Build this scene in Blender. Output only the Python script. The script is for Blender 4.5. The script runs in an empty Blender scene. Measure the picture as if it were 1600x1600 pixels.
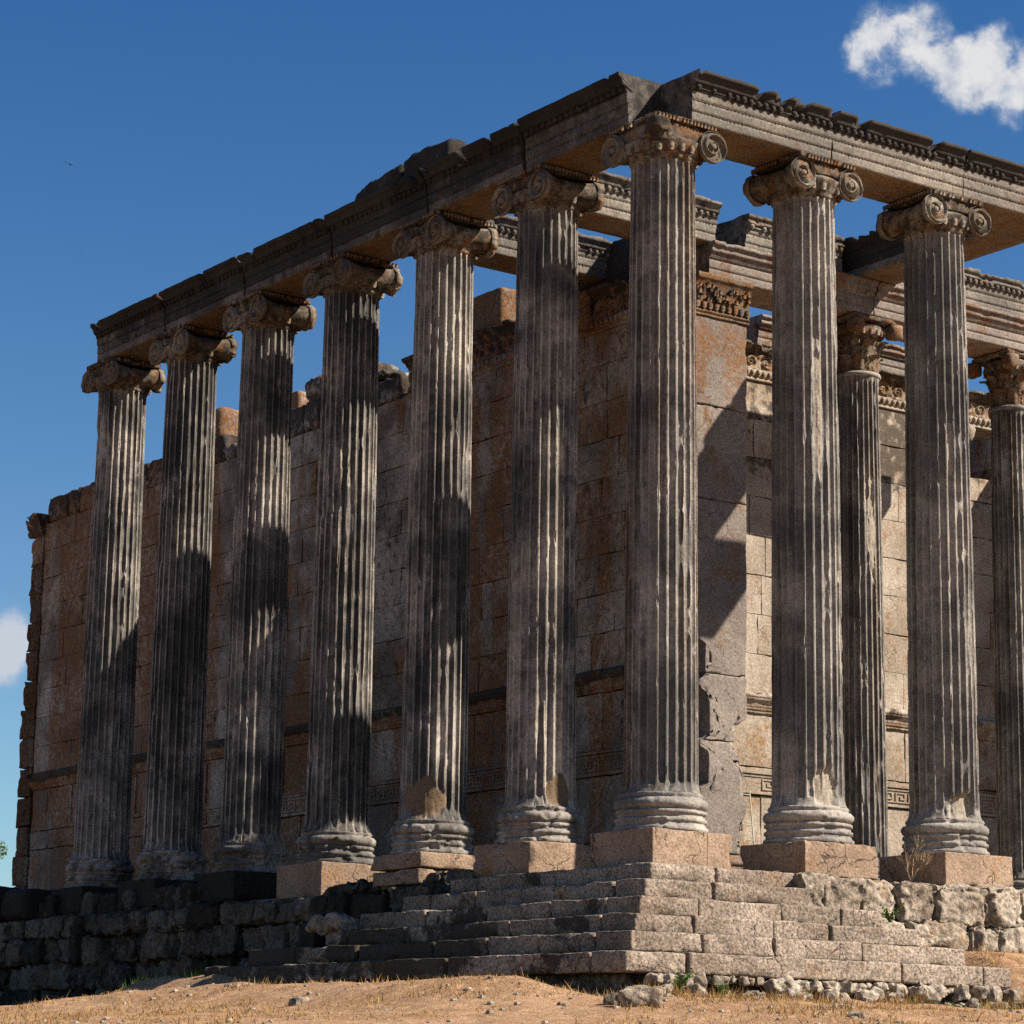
import bpy, math, random
import numpy as np
from mathutils import Vector, Matrix

# ------------------------------------------------------------------ camera
CAM = np.array([-20.2078, -25.0966, -2.84583])
YAW, PITCH, ROLL, FPX = 0.951230, 0.209425, 0.0157158, 4094.66
_f = np.array([math.cos(PITCH)*math.cos(YAW), math.cos(PITCH)*math.sin(YAW), math.sin(PITCH)])
_r = np.array([math.sin(YAW), -math.cos(YAW), 0.0]); _u = np.cross(_r, _f)
_r, _u = _r*math.cos(ROLL)+_u*math.sin(ROLL), _u*math.cos(ROLL)-_r*math.sin(ROLL)
scn = bpy.context.scene
C = scn.collection
cd = bpy.data.cameras.new("camera"); cam = bpy.data.objects.new("camera", cd); C.objects.link(cam)
cd.sensor_width = 36; cd.lens = FPX*36/1600; cd.clip_start = 0.1; cd.clip_end = 6000
cam.matrix_world = Matrix(((_r[0], _u[0], -_f[0], CAM[0]), (_r[1], _u[1], -_f[1], CAM[1]), (_r[2], _u[2], -_f[2], CAM[2]), (0, 0, 0, 1)))
scn.camera = cam

def look(x, y):
    d = _f*FPX + _r*(x-800) - _u*(y-800)
    return d/np.linalg.norm(d)

# ------------------------------------------------------------------ light
SUN = np.array([0.80, -0.885, 1.0]); SUN /= np.linalg.norm(SUN)
SUN_EL = math.asin(SUN[2]); SUN_AZ = math.atan2(SUN[0], SUN[1])
sd = bpy.data.lights.new("sun", 'SUN'); sd.energy = 5.0; sd.angle = math.radians(0.53); sd.color = (1.0, 0.89, 0.77)
so = bpy.data.objects.new("sun", sd); C.objects.link(so)
so.rotation_euler = Vector(SUN).to_track_quat('Z', 'Y').to_euler()

scn.view_settings.view_transform = 'Standard'; scn.view_settings.look = 'None'
scn.view_settings.exposure = 1.22; scn.view_settings.gamma = 1.0
scn.cycles.use_denoising = False
scn.cycles.sample_clamp_indirect = 2.5; scn.cycles.max_bounces = 5; scn.cycles.diffuse_bounces = 2

# ------------------------------------------------------------------ node helpers
class NT:
    def __init__(s, nt): s.nt = nt
    def n(s, typ, **kw):
        nd = s.nt.nodes.new(typ)
        for k, v in kw.items():
            if k.startswith('i_'):
                key = k[2:]
                key = int(key) if key.isdigit() else key
                s.set(nd, key, v)
            else: setattr(nd, k, v)
        return nd
    def set(s, nd, key, v):
        sock = nd.inputs[key]
        if hasattr(v, 'is_output') or isinstance(v, bpy.types.NodeSocket): s.nt.links.new(v, sock)
        else: sock.default_value = v
    def math(s, op, a, b=0.0, c=0.0, clamp=False):
        nd = s.nt.nodes.new('ShaderNodeMath'); nd.operation = op; nd.use_clamp = clamp
        for i, v in enumerate((a, b, c)):
            if i < len(nd.inputs): s.set(nd, i, v)
        return nd.outputs[0]
    def vmath(s, op, a, b=None):
        nd = s.nt.nodes.new('ShaderNodeVectorMath'); nd.operation = op
        s.set(nd, 0, a)
        if b is not None: s.set(nd, 1, b)
        return nd
    def noise(s, vec, scale, detail=4, rough=0.55, dist=0.0):
        nd = s.n('ShaderNodeTexNoise'); s.set(nd, 'Vector', vec)
        nd.inputs['Scale'].default_value = scale; nd.inputs['Detail'].default_value = detail
        nd.inputs['Roughness'].default_value = rough; nd.inputs['Distortion'].default_value = dist
        return nd.outputs['Fac']
    def ramp(s, fac, lo, hi):
        nd = s.n('ShaderNodeMapRange'); nd.interpolation_type = 'SMOOTHSTEP'
        s.set(nd, 0, fac); nd.inputs[1].default_value = lo; nd.inputs[2].default_value = hi
        return nd.outputs[0]
    def mix(s, fac, a, b, mode='MIX'):
        nd = s.n('ShaderNodeMix', data_type='RGBA', blend_type=mode)
        s.set(nd, 0, fac)
        s.set(nd, 6, a if not isinstance(a, tuple) else (*a[:3], 1)); s.set(nd, 7, b if not isinstance(b, tuple) else (*b[:3], 1))
        return nd.outputs[2]
    def scalev(s, vec, sc):
        return s.vmath('MULTIPLY', vec, sc).outputs[0]

# ------------------------------------------------------------------ sky
w = bpy.data.worlds.new("World"); scn.world = w; w.use_nodes = True
nt = w.node_tree; nt.nodes.clear(); t = NT(nt)
sky = t.n('ShaderNodeTexSky', sky_type='NISHITA'); sky.sun_disc = False
sky.sun_elevation = SUN_EL; sky.sun_rotation = SUN_AZ; sky.altitude = 1000; sky.air_density = 1.0; sky.dust_density = 0.7; sky.ozone_density = 2.2
dirv = t.n('ShaderNodeTexCoord').outputs['Generated']
def cloud_mask(blobs, seed, k):
    tot = None
    warp = t.n('ShaderNodeTexNoise'); t.set(warp, 'Vector', dirv); warp.inputs['Scale'].default_value = 38; warp.inputs['Detail'].default_value = 6
    off = t.vmath('MULTIPLY', t.vmath('SUBTRACT', warp.outputs['Color'], (.5, .5, .5)).outputs[0], (.022,)*3).outputs[0]
    dv = t.vmath('ADD', dirv, off).outputs[0]
    for (x, y, r) in blobs:
        c = look(x, y)
        d = t.vmath('DISTANCE', dv, tuple(c)).outputs['Value']
        q = t.math('DIVIDE', d, r/FPX)
        g = t.math('SUBTRACT', 1.0, t.math('MULTIPLY', q, q), clamp=True)
        tot = g if tot is None else t.math('ADD', tot, g)
    n = t.noise(t.vmath('ADD', dirv, (seed, 0, 0)).outputs[0], 75, 9, 0.62)
    v = t.math('ADD', tot, t.math('MULTIPLY', t.math('MULTIPLY', t.math('SUBTRACT', n, 0.5), k), t.math('MINIMUM', t.math('MULTIPLY', tot, 3.0), 1.0)))
    return v, n
mA, nA = cloud_mask([(1380, 48, 50), (1440, 28, 42), (1392, 88, 58), (1462, 92, 64), (1535, 82, 56), (1592, 118, 66), (1505, 146, 46), (1572, 160, 46), (1660, 130, 90), (1340, 85, 30), (1500, 120, 70), (1560, 60, 40)], 3.0, 2.8)
mB, nB = cloud_mask([(12, 985, 42), (-40, 1000, 80), (22, 1015, 36), (-5, 1040, 34)], 7.0, 1.5)
a1 = t.ramp(mA, -0.05, 1.7); a2 = t.ramp(mB, 0.0, 1.5)
bg = t.n('ShaderNodeBackground')
sz = t.n('ShaderNodeSeparateXYZ'); t.set(sz, 0, dirv)
tint = t.mix(t.ramp(sz.outputs[2], -.05, .46), (0.82, 0.98, 0.98), (0.27, 0.62, 0.94))
skc = t.mix(1.0, sky.outputs[0], tint, 'MULTIPLY')
shadeA = t.ramp(t.math('ADD', t.math('MULTIPLY', mA, .45), nA), 0.55, 1.15)
colA = t.mix(shadeA, (3.4, 4.3, 5.6), (6.9, 6.9, 6.9)); colB = t.mix(t.ramp(mB, 0.3, 1.4), (3.5, 4.2, 5.4), (5.6, 5.7, 6.1))
skc = t.mix(t.math('MULTIPLY', a1, t.math('ADD', .50, t.math('MULTIPLY', t.ramp(nA, .30, .62), .45))), skc, colA); skc = t.mix(t.math('MULTIPLY', a2, 0.8), skc, colB)
t.set(bg, 'Color', skc); bg.inputs['Strength'].default_value = 0.050
wo = t.n('ShaderNodeOutputWorld'); nt.links.new(bg.outputs[0], wo.inputs[0])

# ------------------------------------------------------------------ numpy noise
def _h(ix, iy, iz, seed):
    with np.errstate(over='ignore'):
        n = ix.astype(np.uint32)*np.uint32(374761393) + iy.astype(np.uint32)*np.uint32(668265263) + iz.astype(np.uint32)*np.uint32(2147483647) + np.uint32((seed*1274126177) & 0xffffffff)
        n = (n ^ (n >> np.uint32(13)))*np.uint32(1274126177); n = n ^ (n >> np.uint32(16))
        n = n*np.uint32(2246822519); n = n ^ (n >> np.uint32(15))
    return (n & np.uint32(0xffffff)).astype(np.float64)/float(0xffffff)
def vn(P, seed=0):
    P = np.asarray(P, float); i = np.floor(P).astype(np.int64); f = P-i; f = f*f*(3-2*f); i = i+10000
    o = 0
    for a in (0, 1):
        for b in (0, 1):
            for c in (0, 1):
                wgt = (f[..., 0] if a else 1-f[..., 0])*(f[..., 1] if b else 1-f[..., 1])*(f[..., 2] if c else 1-f[..., 2])
                o = o + wgt*_h(i[..., 0]+a, i[..., 1]+b, i[..., 2]+c, seed)
    return o
def fbm(P, seed=0, octv=4, gain=0.5):
    P = np.asarray(P, float); o = 0; a = 1; s = 0
    for k in range(octv):
        o = o+a*vn(P*(2.03**k)+k*17.3, seed+k*7); s += a; a *= gain
    return o/s
def vnoise3(P, scale, amp, seed=0, octv=3):
    return P + amp*2*(np.stack([fbm(P*scale+31.7*k, seed+11*k, octv) for k in range(3)], -1)-0.5)
def sstep(x, a, b):
    q = np.clip((x-a)/(b-a), 0, 1); return q*q*(3-2*q)

# ------------------------------------------------------------------ mesh helpers
class MB:
    """collects vertices, quads/tris and a per-vertex wear attribute (crust, rust, repair), partly painted shade and bounce"""
    def __init__(s): s.V = []; s.F = []; s.T = []; s.W = []; s.n = 0
    def add(s, V, Q=None, T=None, W=None):
        V = np.asarray(V, float).reshape(-1, 3)
        if Q is not None and len(Q): s.F.append(np.asarray(Q, np.int64).reshape(-1, 4)+s.n)
        if T is not None and len(T): s.T.append(np.asarray(T, np.int64).reshape(-1, 3)+s.n)
        if W is None: W = (0, 0, 0)
        W = np.asarray(W, float)
        if W.ndim == 1: W = np.tile(W, (len(V), 1))
        s.V.append(V); s.W.append(W); s.n += len(V)
    def build(s, name, mat, parent=None, smooth=True, origin=None):
        V = np.concatenate(s.V); W = np.concatenate(s.W)
        if origin is not None: V = V-np.asarray(origin)
        Q = np.concatenate(s.F) if s.F else np.zeros((0, 4), np.int64)
        T = np.concatenate(s.T) if s.T else np.zeros((0, 3), np.int64)
        me = bpy.data.meshes.new(name)
        me.vertices.add(len(V)); me.vertices.foreach_set('co', V.astype(np.float32).ravel())
        nl = len(Q)*4+len(T)*3
        me.loops.add(nl); me.loops.foreach_set('vertex_index', np.concatenate([Q.ravel(), T.ravel()]).astype(np.int32))
        me.polygons.add(len(Q)+len(T))
        st = np.concatenate([np.arange(len(Q))*4, len(Q)*4+np.arange(len(T))*3]).astype(np.int32)
        me.polygons.foreach_set('loop_start', st)
        me.polygons.foreach_set('use_smooth', np.full(len(Q)+len(T), smooth))
        me.update(calc_edges=True); me.validate()
        at = me.color_attributes.new('wear', 'FLOAT_COLOR', 'POINT')
        at.data.foreach_set('color', np.concatenate([np.clip(W, -1, 2), np.ones((len(W), 1))], 1).astype(np.float32).ravel())
        me.materials.append(mat)
        o = bpy.data.objects.new(name, me); C.objects.link(o)
        if parent is not None:
            o.parent = parent; o.location = Vector(tuple(origin) if origin is not None else (0, 0, 0)) - world_loc(parent)
        elif origin is not None: o.location = origin
        return o
def world_loc(o):
    v = Vector(o.location)
    while o.parent: o = o.parent; v += Vector(o.location)
    return v
def thing(name, loc, label, cat, group=None):
    o = bpy.data.objects.new(name, None); C.objects.link(o); o.location = loc; o.empty_display_size = .2
    tag(o, label, cat, group); return o
def tag(o, label=None, cat=None, group=None, kind=None):
    if label: o['label'] = label
    if cat: o['category'] = cat
    if group: o['group'] = group
    if kind: o['kind'] = kind
    return o

def grid_quads(n, m, wrap_m=False, wrap_n=False):
    i = np.arange(n if wrap_n else n-1)[:, None]; j = np.arange(m if wrap_m else m-1)[None, :]
    i2 = (i+1) % n; j2 = (j+1) % m
    a = i*m+j; b = i*m+j2; c = i2*m+j2; d = i2*m+j
    return np.stack(np.broadcast_arrays(a, b, c, d), -1).reshape(-1, 4)

_boxcache = {}
def box_topology(nx, ny, nz):
    key = (nx, ny, nz)
    if key in _boxcache: return _boxcache[key]
    P = []; Q = []; n = 0; N = key
    for ax, A, B in ((0, 1, 2), (1, 2, 0), (2, 0, 1)):
        for sg in (-1, 1):
            G = np.zeros((N[A]+1, N[B]+1, 3), int); G[..., ax] = 0 if sg < 0 else N[ax]
            G[..., A] = np.arange(N[A]+1)[:, None]; G[..., B] = np.arange(N[B]+1)[None]
            q = grid_quads(N[A]+1, N[B]+1)
            if sg < 0: q = q[:, ::-1]
            P.append(G.reshape(-1, 3)); Q.append(q+n); n += (N[A]+1)*(N[B]+1)
    P = np.concatenate(P); Q = np.concatenate(Q)
    code = (P[:, 0]*10000+P[:, 1])*10000+P[:, 2]
    _, idx, inv = np.unique(code, return_index=True, return_inverse=True); inv = inv.reshape(-1)
    _boxcache[key] = (P[idx], inv[Q]); return _boxcache[key]

def block(mb, lo, hi, r=0.012, seg=0.2, amp=0.004, nscale=6, chip=0.0, seed=0, W=(0, 0, 0), rot=0.0, tilt=None, wfun=None, rough=0.0):
    lo = np.array(lo, float); hi = np.array(hi, float); h = (hi-lo)/2; c = (hi+lo)/2
    r = min(r, h.min()*0.6); ax = []
    for k in range(3):
        m = max(1, int(math.ceil((hi[k]-lo[k]-2*r)/seg))); m = min(m, 70)
        e = int(min(4, max(1, math.ceil(r/seg)))); rim = np.linspace(-h[k], -h[k]+r, e+1)[:-1]
        g = min(r, .25*(h[k]-r)) if r < seg else 0
        a_ = [-h[k]+r] + ([-h[k]+r+g] if g > 0 else [])
        b_ = h[k]-r-g
        mid = np.linspace(-b_, b_, m+1)
        arr = np.concatenate([rim, a_[:1] if g > 0 else [], mid, [h[k]-r] if g > 0 else [], -rim[::-1]])
        ax.append(arr)
    U, Q = box_topology(*[len(a)-1 for a in ax])
    q = np.stack([ax[k][U[:, k]] for k in range(3)], -1)
    inn = np.clip(q, -(h-r), h-r); d = q-inn; L = np.linalg.norm(d, axis=1, keepdims=True)
    q = inn+np.where(L > 1e-9, d/np.maximum(L, 1e-9)*r, 0)
    P = q+c
    if chip > 0:
        edge = np.sort(np.abs(np.abs(q)-h), axis=1)[:, 1]
        near = 1-sstep(edge, .0, .09)
        nn = fbm(P*3.6, seed+5, 4); m = sstep(nn, .50, .66)*near
        P = P-(q/np.maximum(np.linalg.norm(q, axis=1, keepdims=True), 1e-6))*(m*chip)[:, None]
    P = vnoise3(P, nscale, amp, seed)
    if rough > 0: P = vnoise3(P, 11, rough, seed+3, 3)
    if rot or tilt:
        M = Matrix.Rotation(rot, 3, 'Z')
        if tilt: M = M @ Matrix.Rotation(tilt[0], 3, 'X') @ Matrix.Rotation(tilt[1], 3, 'Y')
        P = (P-c) @ np.array(M).T+c
    Wv = np.tile(np.asarray(W, float), (len(P), 1))
    if wfun is not None: Wv = Wv+wfun(P)
    mb.add(P, Q, W=Wv)

def extrude(mb, prof, p0, p1, out, seg=0.06, amp=0.004, nscale=7, seed=0, erode=0.0, wfun=None, W=(0, 0, 0), step=0.035, endcut=(0, 0), endamp=0.03):
    """closed profile of (outward, up) points carried from p0 to p1; `out` is the outward unit vector"""
    prof = [np.array(q, float) for q in prof]
    pts = []
    for a, b in zip(prof, prof[1:]+prof[:1]):
        L = np.linalg.norm(b-a); k = max(1, int(math.ceil(L/step)))
        if L > .3: k = max(2, int(L/.12))
        for j in range(k): pts.append(a+(b-a)*j/k)
    pr = np.array(pts); m = len(pr)
    p0 = np.array(p0, float); p1 = np.array(p1, float); L = np.linalg.norm(p1-p0)
    d = (p1-p0)/L; out = np.array(list(out)+[0]*(3-len(out)), float); up = np.array([0, 0, 1.0])
    n = max(2, int(L/seg)+1)
    ss = np.linspace(0, L, n)
    G = p0[None, None]+ss[:, None, None]*d+pr[None, :, 0:1]*out+pr[None, :, 1:2]*up
    zmax = pr[:, 1].max(); amax = pr[:, 0].max()
    if erode > 0:
        topw = sstep(pr[:, 1], zmax*.55, zmax)*sstep(pr[:, 0], amax-.30, amax-.02)
        nn = fbm(np.stack([np.repeat(ss[:, None], m, 1)*4.5, np.repeat(pr[None, :, 1], n, 0)*2.2, np.full((n, m), seed*1.7)], -1), seed+3, 4)
        e = sstep(nn, .60, .70)*topw[None]*erode
        G = G-out*(e*.9)[..., None]-up*(e*.55)[..., None]
    # irregular broken ends
    for side, s0 in ((0, -1), (1, 1)):
        col = G[0 if side == 0 else -1]
        jag = (fbm(col*4.0, seed+40+side, 3)-.5)*2*endamp + endcut[side]
        G[0 if side == 0 else -1] = col+d*(jag*(1 if side == 0 else -1))[:, None]*1.0
    P = vnoise3(G.reshape(-1, 3), nscale, amp, seed)
    Wv = np.tile(np.asarray(W, float), (len(P), 1))
    if wfun is not None:
        Wv = Wv+wfun(np.repeat(ss, m), np.tile(pr[:, 0], n), np.tile(pr[:, 1], n), P)
    Q = grid_quads(n, m, wrap_m=True)
    # orientation: area sign of profile in (out, up) and direction d
    area = 0.5*np.sum(pr[:, 0]*np.roll(pr[:, 1], -1)-np.roll(pr[:, 0], -1)*pr[:, 1])
    s_ = np.dot(np.cross(out, up), d)*area
    if s_ > 0: Q = Q[:, ::-1]
    base = mb.n
    mb.add(P, Q, W=Wv)
    for side in (0, 1):
        ring = P[:m] if side == 0 else P[-m:]
        cen = ring.mean(0)
        mid = cen+(ring-cen)*.5
        mid = vnoise3(mid, 5, .02, seed+9)
        V = np.concatenate([ring, mid, cen[None]])
        q = np.stack([np.arange(m), (np.arange(m)+1) % m, m+(np.arange(m)+1) % m, m+np.arange(m)], 1)
        tr = np.stack([m+np.arange(m), m+(np.arange(m)+1) % m, np.full(m, 2*m)], 1)
        flip = (s_ > 0) == (side == 0)
        if flip: q = q[:, ::-1]; tr = tr[:, ::-1]
        wv = np.tile(np.asarray(W, float), (len(V), 1))
        if wfun is not None: wv = wv+np.array([.25, .1, 0])
        mb.add(V, q, tr, W=wv)

def lathe(mb, prof, cen, n=96, axis='z', amp=0.003, nscale=8, seed=0, W=(0, 0, 0), wfun=None, closed_ends=True, rfun=None):
    pr = []
    for a, b in zip(prof[:-1], prof[1:]):
        L = math.hypot(a[0]-b[0], a[1]-b[1]); k = max(1, int(math.ceil(L/.03)))
        for j in range(k): pr.append((a[0]+(b[0]-a[0])*j/k, a[1]+(b[1]-a[1])*j/k))
    pr.append(prof[-1]); pr = np.array(pr); m = len(pr)
    th = np.arange(n)*2*math.pi/n
    r = np.repeat(pr[:, 0:1], n, 1)
    if rfun is not None: r = rfun(r, np.repeat(pr[:, 1:2], n, 1), np.repeat(th[None], m, 0))
    x = r*np.cos(th); y = r*np.sin(th); z = np.repeat(pr[:, 1:2], n, 1)
    if axis == 'z': G = np.stack([x, y, z], -1)
    elif axis == 'y': G = np.stack([x, z, -y], -1)
    else: G = np.stack([z, x, y], -1)
    P = G.reshape(-1, 3)+np.array(cen)
    P = vnoise3(P, nscale, amp, seed)
    Q = grid_quads(m, n, wrap_m=True)
    Wv = np.tile(np.asarray(W, float), (len(P), 1))
    if wfun is not None: Wv = Wv+wfun(P)
    T = []
    V = P
    if closed_ends:
        V = np.concatenate([P, P[:n].mean(0)[None], P[-n:].mean(0)[None]]); Wv = np.concatenate([Wv, Wv[:2]])
        k = np.arange(n); T = np.concatenate([np.stack([(k+1) % n, k, np.full(n, m*n)], 1), np.stack([(m-1)*n+k, (m-1)*n+(k+1) % n, np.full(n, m*n+1)], 1)])
    mb.add(V, Q, T if len(T) else None, W=Wv)

_ico = None
def pebble(mb, c, s, seed=0, rough=.18, W=(0, 0, 0), flat=1.0, res=8):
    u = np.linspace(0, math.pi, res//2+2)[1:-1]; v = np.arange(res)*2*math.pi/res
    G = np.stack([np.sin(u)[:, None]*np.cos(v), np.sin(u)[:, None]*np.sin(v), np.repeat(np.cos(u)[:, None], res, 1)], -1)
    m = len(u); P = np.concatenate([G.reshape(-1, 3), [[0, 0, 1], [0, 0, -1]]])
    P = P*(1+rough*2*(fbm(P*1.6+seed*3.1, seed, 2)-.5))[:, None]
    # cheap facets
    P = np.sign(P)*np.abs(P)**.8
    P = P*np.array([s[0], s[1], s[2]*flat])+np.array(c)
    k = np.arange(res)
    T = np.concatenate([np.stack([k, (k+1) % res, np.full(res, m*res)], 1), np.stack([(m-1)*res+(k+1) % res, (m-1)*res+k, np.full(res, m*res+1)], 1)])
    mb.add(P, grid_quads(m, res, wrap_m=True), T, W=W)

def bead_row(mb, p0, p1, sp, size, res=6, seed=0, W=(0, 0, 0), skip=.08):
    p0 = np.array(p0, float); p1 = np.array(p1, float); L = np.linalg.norm(p1-p0); n = int(L/sp)
    rg = np.random.RandomState(seed)
    u = np.array([.5, 1.57, 2.64]) if res == 6 else np.linspace(0, math.pi, res)[1:-1]
    v = np.arange(res)*2*math.pi/res
    G = np.stack([np.sin(u)[:, None]*np.cos(v), np.sin(u)[:, None]*np.sin(v), np.repeat(np.cos(u)[:, None], res, 1)], -1)
    m = len(u); S = np.concatenate([G.reshape(-1, 3), [[0, 0, 1], [0, 0, -1]]]); k = np.arange(res)
    T = np.concatenate([np.stack([k, (k+1) % res, np.full(res, m*res)], 1), np.stack([(m-1)*res+(k+1) % res, (m-1)*res+k, np.full(res, m*res+1)], 1)])
    Q = grid_quads(m, res, wrap_m=True)
    # skip whole runs where the moulding is worn away
    for i in range(n):
        c = p0+(p1-p0)*(i+.5)/n
        if rg.rand() < skip: continue
        mb.add(S*np.array(size)*rg.uniform(.8, 1.1)+c+rg.uniform(-.004, .004, 3), Q, T, W=W)

# ------------------------------------------------------------------ materials
def stone(name, base, light, rust, crust, repair=(.30, .22, .16), rust_amt=.45, crust_amt=.5, streak=(2.2, 2.2, .22), speck=.35, bump=.5, big=.8, rough=.88, fine=28, pit=0.0, cracks=0.0, soft=0.0, blotch=.5):
    m = bpy.data.materials.new(name); m.use_nodes = True; nt = m.node_tree; nt.nodes.clear(); t = NT(nt)
    geo = t.n('ShaderNodeNewGeometry'); pos = geo.outputs['Position']
    wear = t.n('ShaderNodeAttribute', attribute_name='wear'); sep = t.n('ShaderNodeSeparateColor'); t.set(sep, 0, wear.outputs['Color'])
    n1 = t.noise(pos, big, 5, .6, .3)
    n2 = t.noise(t.scalev(pos, streak), 1.6, 6, .65, .4)
    n3 = t.noise(t.vmath('ADD', t.scalev(pos, (streak[0]*1.3, streak[1]*1.3, streak[2]*1.6)), (13, 5, 2)).outputs[0], 2.3, 7, .68, .5)
    nf = t.noise(pos, fine, 4, .7)
    nm = t.noise(pos, 6.5, 5, .65)
    col = t.mix(t.ramp(n1, .35, .68), base, light)
    col = t.mix(t.math('MULTIPLY', t.ramp(nm, .45, .75), .4), col, tuple(c*.62 for c in base))
    # rust coloured staining
    rf = t.ramp(t.math('ADD', n2, t.math('MULTIPLY', sep.outputs[1], .42)), .66-.22*rust_amt, .80-.18*rust_amt)
    rf = t.math('MULTIPLY', rf, t.ramp(t.noise(pos, 11, 4, .7), .25, .6))
    col = t.mix(t.math('MULTIPLY', rf, .85), col, rust)
    # black lichen crust, plus shade painted through the same channel
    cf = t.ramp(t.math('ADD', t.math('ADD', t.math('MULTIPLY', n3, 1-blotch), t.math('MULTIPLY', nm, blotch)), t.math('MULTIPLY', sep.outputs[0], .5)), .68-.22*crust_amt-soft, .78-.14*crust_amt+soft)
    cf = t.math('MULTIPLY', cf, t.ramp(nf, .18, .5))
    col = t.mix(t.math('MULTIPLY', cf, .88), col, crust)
    # repair mortar / fresh breaks / bounce light painted on beam undersides
    pf = t.ramp(t.math('ADD', sep.outputs[2], t.math('MULTIPLY', t.math('SUBTRACT', nm, .5), .5)), .35, .6)
    col = t.mix(pf, col, repair)
    # speckle
    sp = t.ramp(nf, .30, .72)
    spm = t.n('ShaderNodeMapRange'); t.set(spm, 0, nf); spm.inputs[1].default_value = .3; spm.inputs[2].default_value = .7; spm.inputs[3].default_value = 1-speck; spm.inputs[4].default_value = 1+speck
    cc = t.n('ShaderNodeCombineColor'); [t.set(cc, k, spm.outputs[0]) for k in range(3)]
    col = t.mix(1.0, col, cc.outputs[0], 'MULTIPLY')
    if pit > 0:
        vo = t.n('ShaderNodeTexVoronoi'); t.set(vo, 'Vector', pos); vo.inputs['Scale'].default_value = 26
        pv = t.ramp(vo.outputs['Distance'], .12, .32)
        gate = t.ramp(t.noise(pos, 4, 4, .6), .4, .62)
        col = t.mix(t.math('MULTIPLY', t.math('MULTIPLY', t.math('SUBTRACT', 1.0, pv), gate), pit), col, tuple(c*.2 for c in base))
    crk = None
    if cracks > 0:
        wp = t.n('ShaderNodeTexNoise'); t.set(wp, 'Vector', pos); wp.inputs['Scale'].default_value = 2.6; wp.inputs['Detail'].default_value = 5
        pw = t.vmath('ADD', pos, t.vmath('MULTIPLY', wp.outputs['Color'], (.55, .55, .55)).outputs[0]).outputs[0]
        vc = t.n('ShaderNodeTexVoronoi', feature='DISTANCE_TO_EDGE'); t.set(vc, 'Vector', pw); vc.inputs['Scale'].default_value = 1.7
        crk = t.math('MULTIPLY', t.math('SUBTRACT', 1.0, t.ramp(vc.outputs['Distance'], .004, .016)), t.ramp(t.noise(pos, 1.1, 3, .6), .50, .56))
        crk = t.math('MULTIPLY', crk, cracks)
        col = t.mix(crk, col, tuple(c*.15 for c in base))
    b = t.n('ShaderNodeBsdfPrincipled'); t.set(b, 'Base Color', col); b.inputs['Roughness'].default_value = rough
    b.inputs['Specular IOR Level'].default_value = .18
    hgt = t.math('ADD', t.math('MULTIPLY', nm, .6), t.math('MULTIPLY', nf, .35))
    hgt = t.math('ADD', hgt, t.math('MULTIPLY', t.noise(pos, 75, 3, .7), .18))
    if crk is not None: hgt = t.math('SUBTRACT', hgt, t.math('MULTIPLY', crk, .8))
    bp = t.n('ShaderNodeBump'); bp.inputs['Strength'].default_value = bump; bp.inputs['Distance'].default_value = .03
    t.set(bp, 'Height', hgt); t.set(b, 'Normal', bp.outputs[0])
    o = t.n('ShaderNodeOutputMaterial'); nt.links.new(b.outputs[0], o.inputs[0])
    return m

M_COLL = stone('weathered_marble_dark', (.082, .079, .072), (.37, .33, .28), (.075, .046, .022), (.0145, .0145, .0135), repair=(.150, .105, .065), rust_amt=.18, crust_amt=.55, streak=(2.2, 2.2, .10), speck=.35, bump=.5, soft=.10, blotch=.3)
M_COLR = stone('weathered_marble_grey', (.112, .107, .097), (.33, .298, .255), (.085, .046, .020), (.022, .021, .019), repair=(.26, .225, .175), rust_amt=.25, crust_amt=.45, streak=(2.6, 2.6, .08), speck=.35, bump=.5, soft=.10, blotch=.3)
M_CAP = stone('lichen_marble', (.095, .076, .055), (.22, .19, .148), (.135, .057, .014), (.018, .0155, .011), rust_amt=.55, crust_amt=.80, streak=(3, 3, 2), speck=.45, bump=.9)
M_ARC = stone('architrave_marble', (.11, .096, .08), (.215, .185, .148), (.10, .047, .02), (.014, .0125, .011), repair=(.20, .12, .055), rust_amt=.45, crust_amt=.55, streak=(1.8, 1.8, 1.0), speck=.45, bump=.8, soft=.04)  # repair slot is ochre, for bounced light painted on undersides
M_ARCL = stone('crusted_shaded_architrave_marble', (.048, .042, .036), (.15, .132, .11), (.075, .032, .012), (.011, .010, .009), repair=(.17, .10, .042), rust_amt=.45, crust_amt=.62, streak=(1.8, 1.8, 1.0), speck=.55, bump=.9, soft=.05)  # crusted left-side copy, missing sun painted in as a darker base
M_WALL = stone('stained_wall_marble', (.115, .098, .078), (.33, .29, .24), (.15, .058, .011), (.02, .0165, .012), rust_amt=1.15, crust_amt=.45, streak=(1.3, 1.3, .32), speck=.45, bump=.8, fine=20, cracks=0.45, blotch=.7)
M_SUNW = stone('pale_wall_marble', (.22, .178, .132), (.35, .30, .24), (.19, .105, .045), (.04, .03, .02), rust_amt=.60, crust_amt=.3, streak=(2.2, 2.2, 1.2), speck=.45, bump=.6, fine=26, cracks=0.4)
M_ANTA = stone('anta_marble', (.14, .118, .10), (.215, .182, .152), (.135, .062, .021), (.026, .022, .018), rust_amt=.6, crust_amt=.42, streak=(1.2, 1.2, .8), speck=.45, bump=.7, cracks=0.5)
M_PLIN = stone('tan_limestone', (.195, .135, .09), (.30, .215, .15), (.22, .115, .048), (.05, .035, .022), rust_amt=.50, crust_amt=.55, streak=(1.5, 1.5, 1.2), speck=.5, bump=.9, fine=32, cracks=0.7, pit=.3)
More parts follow.
